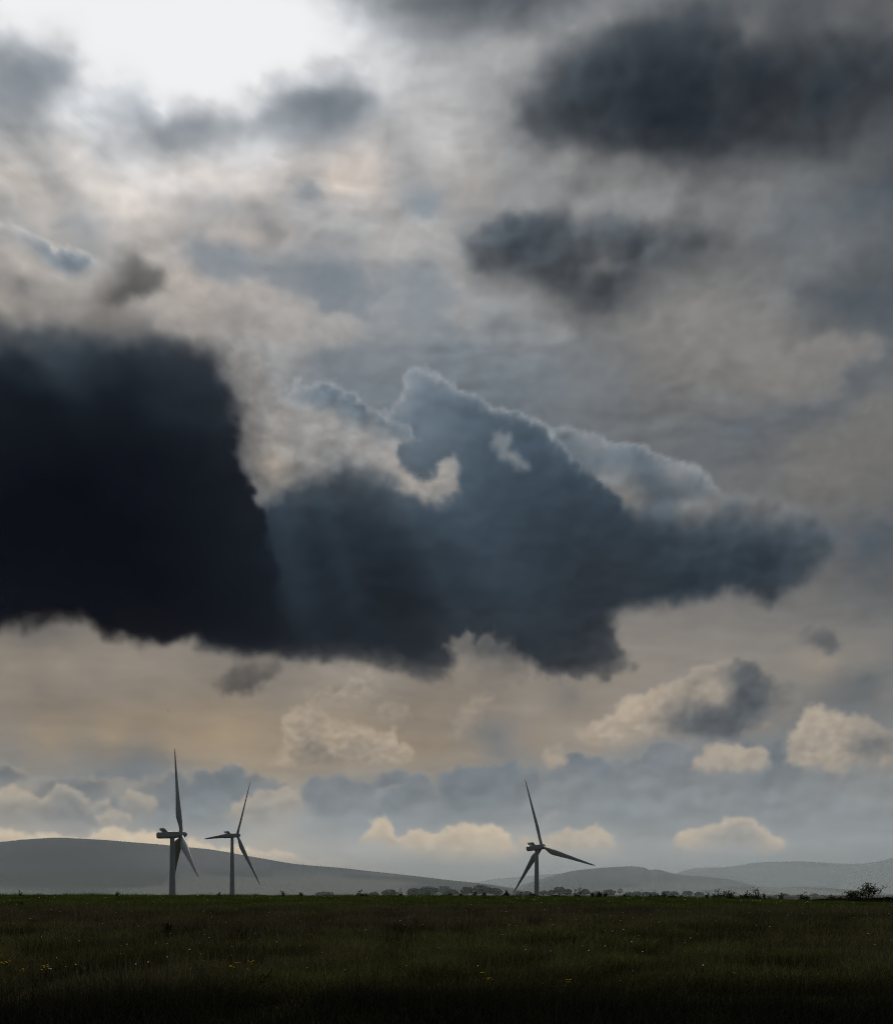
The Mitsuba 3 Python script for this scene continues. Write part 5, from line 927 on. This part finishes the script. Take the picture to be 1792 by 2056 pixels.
# ---------------------------------------------------------------- plants on the crest
def sprig(m, r, foot, height, lean, kind, col, dry):
    """One stem with what it carries. kinds: dock (dense seed spikes), umbel (branched flat heads), arch (bowed with a drooping head), leafy."""
    an = r.uniform(0, 6.28)
    bow = height * lean
    t = np.linspace(0, 1, 7)
    if kind == "arch":
        px = bow * (t**1.6) * 1.6
        pz = height * np.sin(t * 2.15) / 1.0
    else:
        px, pz = bow * t**1.7, height * t
    d = np.array([math.cos(an), math.sin(an) * 0.5, 0])
    path = np.array(foot) + px[:, None] * d + pz[:, None] * [0, 0, 1] + r.normal(size=(7, 3)) * 0.012 * t[:, None]
    w = 0.011 + 0.006 * height
    m.tube(path, np.linspace(w, w * 0.55, 7), 4, dry)
    if kind == "dock":
        for k in range(int(26 * height) + 14):
            s = r.uniform(0.38, 1.0)
            p = path[0] + (path[-1] - path[0]) * s + px[-1] * 0
            p = np.array([np.interp(s, t, path[:, i]) for i in range(3)])
            m.leaves(p + r.normal(size=(4, 3)) * [0.035, 0.035, 0.03], 0.034, dry * r.uniform(0.7, 1.2), r=r)
        for k in range(3):
            s = r.uniform(0.45, 0.7)
            p = np.array([np.interp(s, t, path[:, i]) for i in range(3)])
            e = p + np.array([r.normal() * 0.10, r.normal() * 0.06, r.uniform(0.15, 0.3) * height])
            m.tube([p, (p + e) / 2 + [r.normal() * 0.02, 0, 0], e], [w * 0.6, w * 0.5, w * 0.4], 4, dry)
            m.leaves(p + (e - p) * r.uniform(0.25, 1, (14, 1)) + r.normal(size=(14, 3)) * 0.022, 0.03, dry, r=r)
    elif kind == "umbel":
        for k in range(5):
            s = r.uniform(0.5, 0.95)
            p = np.array([np.interp(s, t, path[:, i]) for i in range(3)])
            e = p + np.array([r.normal() * 0.16, r.normal() * 0.1, r.uniform(0.10, 0.26)]) * (0.5 + height * 0.5)
            m.tube([p, e], [w * 0.6, w * 0.4], 4, dry)
            m.leaves(e + r.normal(size=(9, 3)) * [0.045, 0.045, 0.012], 0.034, dry, r=r)
        m.leaves(path[-1] + r.normal(size=(10, 3)) * [0.05, 0.05, 0.014], 0.036, dry, r=r)
    elif kind == "arch":
        m.leaves(path[-1] + r.normal(size=(14, 3)) * [0.03, 0.03, 0.06], 0.036, dry, long=1.4, r=r)
    else:
        k = int(30 * height) + 10
        s = r.uniform(0.12, 1.0, k)
        p = np.stack([np.interp(s, t, path[:, i]) for i in range(3)], 1)
        m.leaves(p + r.normal(size=(k, 3)) * [0.06, 0.06, 0.035] * (1.15 - s)[:, None], 0.045, col * r.uniform(0.7, 1.3, (k, 1)), r=r)


GREEN, RUST, STRAW = np.array([0.055, 0.064, 0.022]), np.array([0.060, 0.046, 0.034]), np.array([0.085, 0.075, 0.045])


def weed(name, x, y, height, spread, stems, kind, label, category, seed, tall=1.0, group=None):
    """A clump of stems of varied height: its seed stems are one part, its leaves at the foot another."""
    r = np.random.default_rng(seed)
    key = thing(name, label, category, group)
    m = Mesh()
    for k in range(stems):
        q = 0 if stems == 1 else r.normal() * spread * 0.5
        fx, fy = x + q, y + r.normal() * 0.12
        g = float(ground_z(fx, fy)) - 0.03
        hh = height * (1 if k == 0 else r.uniform(0.4, 0.92) * math.exp(-(q / max(spread, 0.01)) ** 2 * 0.5))
        sprig(m, r, (fx, fy, g), hh, r.uniform(0.05, 0.28), kind, GREEN, RUST * r.uniform(0.7, 1.3))
    put(f"{key}__stem", m, "dry", kind="stuff", color=True)
    m = Mesh()
    k = int(40 + 160 * spread)
    p = np.stack([x + r.normal(size=k) * spread * 0.55, y + r.normal(size=k) * 0.14, np.zeros(k)], 1)
    p[:, 2] = ground_z(p[:, 0], p[:, 1]) + np.abs(r.normal(size=k)) * 0.11 * tall + 0.05
    m.leaves(p, 0.055, GREEN * r.uniform(0.5, 1.2, (k, 1)), long=1.6, r=r)
    put(f"{key}__foliage", m, "leaf", kind="stuff", color=True)
    return key


def bramble(name, x, y, half, top, label, category, seed, dense=1.0):
    """Low thicket: arching canes under a ragged mound of leaves."""
    r = np.random.default_rng(seed)
    key = thing(name, label, category)
    g = float(ground_z(x, y))
    H = max(top - g, 0.25)
    m = Mesh()
    for k in range(int(12 + 9 * half)):
        fx = x + r.uniform(-0.8, 0.8) * half
        e = np.array([fx + r.normal() * half * 0.35, y + r.normal() * 0.3, g + H * r.uniform(0.5, 1.05)])
        s = np.array([fx, y + r.normal() * 0.15, g - 0.05])
        mid = (s + e) / 2 + [0, 0, H * 0.28]
        m.tube([s, mid, e], [0.018, 0.014, 0.009], 4, RUST)
    put(f"{key}__stem", m, "dry", kind="stuff", color=True)
    m = Mesh()
    k = int(330 * half * H * 2.2 * dense) + 60
    u = r.uniform(-1, 1, k)
    hz = H * np.sqrt(np.clip(1 - u**2, 0.05, 1)) * (0.75 + 0.5 * gnoise(u * 3 + seed, 0 * u, seed))
    p = np.stack([x + u * half, y + r.normal(size=k) * 0.25, g + hz * r.uniform(0.0, 1.0, k) ** 0.8], 1)
    m.leaves(p, 0.06, np.where(r.random((k, 1)) < 0.3, RUST, GREEN) * r.uniform(0.5, 1.1, (k, 1)), r=r)
    put(f"{key}__foliage", m, "leaf", kind="stuff", color=True)


for a in WEEDS:
    weed(*a)
for a in BRAMBLES:
    bramble(*a)

# the bush in the right-hand hedge: bare stems below, leaves above
key = thing("bush", "tallest bush on the right, bare stems below and leafy top, on the hedge bank", "bush")
r = np.random.default_rng(77)
bx, by, bhalf, btop = BUSH
m, lv = Mesh(), Mesh()
g = float(ground_z(bx, by))
for k in range(34):
    fx = bx + r.uniform(-0.85, 0.85) * bhalf
    u = (fx - bx) / bhalf
    hgt = (btop - g) * (0.55 + 0.5 * math.exp(-((u - 0.32) / 0.42) ** 2)) * r.uniform(0.8, 1.03)
    t = np.linspace(0, 1, 6)
    an = r.normal() * 0.16 + u * 0.2
    path = np.stack([fx + an * t**1.5 * hgt + r.normal(size=6) * 0.02, by + r.normal() * 0.3 + 0 * t, g - 0.05 + hgt * t], 1)
    m.tube(path, np.linspace(0.026, 0.009, 6), 5, RUST * 0.8)
    for j in range(5):
        s = r.uniform(0.45, 0.95)
        p = np.array([np.interp(s, t, path[:, i]) for i in range(3)])
        e = p + [r.normal() * 0.22, r.normal() * 0.15, r.uniform(0.05, 0.25)]
        m.tube([p, e], [0.010, 0.006], 4, RUST * 0.8)
        n = int(r.uniform(4, 10))
        lv.leaves(np.minimum(e + r.normal(size=(n, 3)) * [0.11, 0.11, 0.075], [99, 999, btop + 0.03]), 0.068, np.where(r.random((n, 1)) < 0.25, RUST * 1.2, GREEN) * r.uniform(0.6, 1.2, (n, 1)), r=r)
put(f"{key}__stem", m, "dry", kind="stuff", color=True)
put(f"{key}__foliage", lv, "leaf", kind="stuff", color=True)

# the dark bank of hedge growth under it
m = Mesh()
r = np.random.default_rng(78)
n = 12000
x = r.uniform(HEDGE_X[0], HEDGE_X[1], n)
y = HEDGE_Y + r.normal(size=n) * 0.45
h = np.interp(x, HEDGE_PX, HEDGE_PZ) - ground_z(x, y)
h = np.maximum(h * (0.75 + 0.45 * gnoise(x * 0.9, 0 * x, 5) + 0.25 * gnoise(x * 3.1, 0 * x, 6)), 0.12)
z = ground_z(x, y) + h * r.random(n) ** 0.7 * np.exp(-((y - HEDGE_Y) / 0.8) ** 2)
m.leaves(np.stack([x, y, z], 1), 0.085, np.where(r.random((n, 1)) < 0.4, RUST * 0.5, GREEN * 0.5) * r.uniform(0.5, 1.1, (n, 1)), r=r)
put("hedge", m, "leaf", "low dark hedge bank along the field edge at the far right", "hedge", color=True)


# ---------------------------------------------------------------- grass
def grass_blades(n, y0, y1, seed, height, width, segments, band):
    r = np.random.default_rng(seed)
    # even over the ground seen: width of the strip grows with distance
    y = np.sqrt(r.uniform(y0**2, y1**2, n))
    x = r.uniform(-1, 1, n) * (y * 0.70 + 1.0)
    p = np.stack([x, y, 0 * x], -1)
    tuft = meshkit.fbm(p * 1.1, 3, seed)
    fine = meshkit.fbm(p * 4.0, 2, seed + 4)
    keep = r.random(n) < np.clip(0.25 + 2.2 * (tuft - 0.3) + 0.6 * (fine - 0.4), 0.12, 1)
    x, y, tuft, fine, p = x[keep], y[keep], tuft[keep], fine[keep], p[keep]
    n = len(x)
    g = ground_z(x, y) - 0.01
    patch = meshkit.fbm(p * 0.22, 4, 900)
    patch2 = meshkit.fbm(p * [0.35, 0.8, 1], 3, 901)
    crest = step(25, 36, y + 10 * (patch2 - 0.5))
    brown = step(0.42, 0.62, patch) * (1 - crest)
    rush = step(14.5, 19, y + 6 * (patch - 0.5)) * (1 - crest)
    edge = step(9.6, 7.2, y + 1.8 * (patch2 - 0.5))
    hgt = height * r.uniform(0.45, 1.25, n) * (0.40 + 1.3 * tuft) * (1 - 0.35 * crest)
    stalk = r.random(n) < 0.125 * (1 - crest) + 0.02
    hgt = np.where(stalk, hgt * r.uniform(1.4, 2.3, n), hgt)
    rim = step(53, 57, y) * step(0.42, 0.75, meshkit.noise(p * [0.9, 0.5, 1], 66)) * r.random(n)
    hgt = hgt * (1 + 1.6 * rim)
    wd = width * r.uniform(0.6, 1.3, n) * np.where(stalk, 0.55, 1)
    green = np.array([0.058, 0.077, 0.015]) * r.uniform(0.6, 1.35, (n, 1))
    olive = np.array([0.072, 0.064, 0.024]) * r.uniform(0.5, 1.4, (n, 1))
    rust = np.array([0.062, 0.046, 0.030]) * r.uniform(0.5, 1.4, (n, 1))
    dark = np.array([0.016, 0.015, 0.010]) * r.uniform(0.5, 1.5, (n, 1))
    straw = np.array([0.13, 0.115, 0.07])
    c = green * crest[:, None] + (olive * (1 - 0.7 * brown - 0.25 * rush)[:, None] + rust * (0.7 * brown + 0.25 * rush)[:, None]) * (1 - crest)[:, None]
    c = np.where((r.random(n) < 0.16)[:, None], green * 0.7, c)
    c = c * (0.45 + 1.15 * step(0.30, 0.70, 0.6 * tuft + 0.4 * patch2))[:, None]
    c = np.where((stalk & (r.random(n) < 0.5))[:, None], straw * r.uniform(0.3, 0.85, (n, 1)), c)
    c = c * (1 - edge[:, None]) + dark * edge[:, None]  # vignette-like darkening painted into the colour of the nearest blades
    an = r.uniform(0, 6.28, n)
    face = r.uniform(0, 6.28, n)
    lean = hgt * np.where(stalk, r.uniform(0.05, 0.4, n), r.uniform(0.15, 0.9, n))
    dx, dy = np.cos(an) * lean, np.sin(an) * lean
    fx, fy = np.cos(face) * wd / 2, np.sin(face) * wd / 2
    b0, b1 = np.stack([x - fx, y - fy, g], 1), np.stack([x + fx, y + fy, g], 1)
    k = np.arange(n)[:, None]
    if segments == 1:
        tip = np.stack([x + dx, y + dy, g + hgt], 1)
        return np.stack([b0, b1, tip], 1).reshape(-1, 3), k * 3 + [[0, 1, 2]], np.repeat(c, 3, 0), (x, y, g, r)
    m0 = np.stack([x - fx * 0.75 + dx * 0.3, y - fy * 0.75 + dy * 0.3, g + hgt * 0.58], 1)
    m1 = np.stack([x + fx * 0.75 + dx * 0.3, y + fy * 0.75 + dy * 0.3, g + hgt * 0.58], 1)
    tip = np.stack([x + dx, y + dy, g + hgt * r.uniform(0.8, 1.0, n)], 1)
    f = np.vstack([k * 5 + [0, 1, 3], k * 5 + [0, 3, 2], k * 5 + [2, 3, 4]])
    return np.stack([b0, b1, m0, m1, tip], 1).reshape(-1, 3), f, np.repeat(c, 5, 0), (x, y, g, r)


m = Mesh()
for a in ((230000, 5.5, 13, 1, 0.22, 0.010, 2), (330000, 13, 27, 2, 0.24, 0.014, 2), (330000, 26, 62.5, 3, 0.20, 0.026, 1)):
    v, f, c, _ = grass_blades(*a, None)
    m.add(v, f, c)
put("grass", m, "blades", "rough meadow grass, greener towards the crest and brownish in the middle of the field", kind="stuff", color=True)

# small pale flower heads and seed heads scattered through the grass
r = np.random.default_rng(31)
m = Mesh()
n = 430
y = np.sqrt(r.uniform(8.5**2, 46**2, n) ** 1.0)
y = np.where(r.random(n) < 0.45, r.uniform(9, 24, n), y)
x = r.uniform(-1, 1, n) * (y * 0.69)
ok = meshkit.fbm(np.stack([x, y, 0 * x], -1) * 0.3, 3, 55) + r.random(n) * 0.35 > 0.52
x, y = x[ok], y[ok]
for xx, yy in zip(x, y):
    s = r.uniform(0.008, 0.017) * (0.6 + yy / 24)
    z = float(ground_z(xx, yy)) + r.uniform(0.12, 0.30)
    m.tube([[xx, yy, z - 0.28], [xx, yy, z]], [0.003, 0.003], 3, (0.06, 0.06, 0.03), caps=False)
    w = np.arange(6) * 2 * np.pi / 6 + r.uniform(0, 1)
    rings = [np.stack([xx + k * s * np.cos(w), yy + k * s * np.sin(w), np.full(6, z + q * s)], 1) for k, q in ((0.4, -0.5), (1, 0.1), (0.75, 0.7), (0.1, 0.9))]
    m.loft(rings, np.array([0.78, 0.77, 0.70]) * r.uniform(0.55, 1.0))
put("wild_flowers", m, "dry", "tiny white flower heads scattered thinly through the field grass", kind="stuff", color=True)


# ---------------------------------------------------------------- broad-leaved plants in the field
def broad_leaf(m, r, foot, length, width, an, rise, col):
    t = np.linspace(0, 1, 7)
    d = np.array([math.cos(an), math.sin(an), 0])
    side = np.array([-math.sin(an), math.cos(an), 0])
    mid = np.array(foot) + (length * t)[:, None] * d * math.cos(rise) + (length * (math.sin(rise) * t - 0.25 * t**2))[:, None] * [0, 0, 1]
    w = width * np.sin(np.pi * np.clip(t * 0.93 + 0.07, 0, 1)) ** 0.8 * (1 + 0.25 * np.where(np.arange(7) % 2, 1, -1))
    a, b = mid + side * w[:, None] / 2 + [0, 0, 0.12 * width], mid - side * w[:, None] / 2 + [0, 0, 0.12 * width]
    v = np.stack([a, mid, b], 1).reshape(-1, 3)
    f = []
    for i in range(6):
        for k in (0, 1):
            f.append([i * 3 + k, i * 3 + k + 1, i * 3 + k + 4, i * 3 + k + 3])
    m.add(v, f, col)


def field_plant(name, x, y, height, spread, flowers, label, category, seed, dark=1.0):
    r = np.random.default_rng(seed)
    key = thing(name, label, category)
    lv, st, fl = Mesh(), Mesh(), Mesh()
    for k in range(int(10 + 26 * spread)):
        fx, fy = x + r.normal() * spread * 0.4, y + r.normal() * spread * 0.22
        g = float(ground_z(fx, fy))
        broad_leaf(lv, r, (fx, fy, g + r.uniform(0, 0.5) * height), r.uniform(0.45, 0.95) * height, r.uniform(0.10, 0.22) * height, r.uniform(0, 6.28), r.uniform(0.3, 1.2), np.array([0.020, 0.030, 0.008]) * dark * r.uniform(0.6, 1.3))
    for k in range(max(flowers, 3)):
        fx, fy = x + r.normal() * spread * 0.45, y + r.normal() * spread * 0.2
        g = float(ground_z(fx, fy))
        hh = height * r.uniform(0.55, 1.15)
        e = np.array([fx + r.normal() * 0.05, fy, g + hh])
        st.tube([[fx, fy, g], [fx, fy, g + hh * 0.5], e], [0.007, 0.006, 0.004], 5, (0.03, 0.035, 0.012))
        if k < flowers:
            for q in range(r.integers(2, 6)):
                c = e + [r.normal() * 0.022, r.normal() * 0.022, r.uniform(-0.03, 0.02)]
                w = np.arange(8) * 2 * np.pi / 8
                fl.loft([np.stack([c[0] + kk * np.cos(w), c[1] + kk * np.sin(w), np.full(8, c[2] + zz)], 1) for kk, zz in ((0.005, -0.008), (0.017, 0.001), (0.013, 0.006), (0.002, 0.008))], np.array([0.52, 0.34, 0.02]) * r.uniform(0.7, 1.1))
    put(f"{key}__leaf", lv, "leaf", kind="stuff", color=True)
    put(f"{key}__stem", st, "dry", kind="stuff", color=True)
    if flowers:
        put(f"{key}__flower", fl, "dry", kind="stuff", color=True)


for a in PLANTS:
    field_plant(*a)


# ---------------------------------------------------------------- birds, far off
def bird(x, y, z, span, heading, label):
    key = thing("bird", label, "bird")
    t = np.linspace(0, 1, 9)
    d = np.array([math.cos(heading), math.sin(heading), 0])
    s = np.array([-math.sin(heading), math.cos(heading), 0])
    c = np.array([x, y, z])
    m = Mesh()
    m.tube(c + ((t - 0.5) * span * 0.62)[:, None] * d, span * 0.075 * np.array([0.1, 0.55, 0.8, 1, 1, 0.85, 0.6, 0.5, 0.15]), 8)
    put(f"{key}__body", m, "feathers", smooth=50)
    for k in (-1, 1):
        u = np.linspace(0, 1, 6)
        lead = c + (k * u * span * 0.5)[:, None] * s + (0.10 * span * np.sin(u * 2.4))[:, None] * [0, 0, 1] + ((0.08 - 0.16 * u**2) * span)[:, None] * d
        cho = span * np.array([0.2, 0.2, 0.18, 0.15, 0.10, 0.02])
        rings = [np.stack([p, p - d * w * 0.5 + [0, 0, 0.012 * span], p - d * w, p - d * w * 0.5 - [0, 0, 0.006 * span]]) for p, w in zip(lead, cho)]
        m = Mesh()
        m.loft(rings)
        put(f"{key}__wing", m, "feathers")


for a in BIRDS:
    bird(*a)
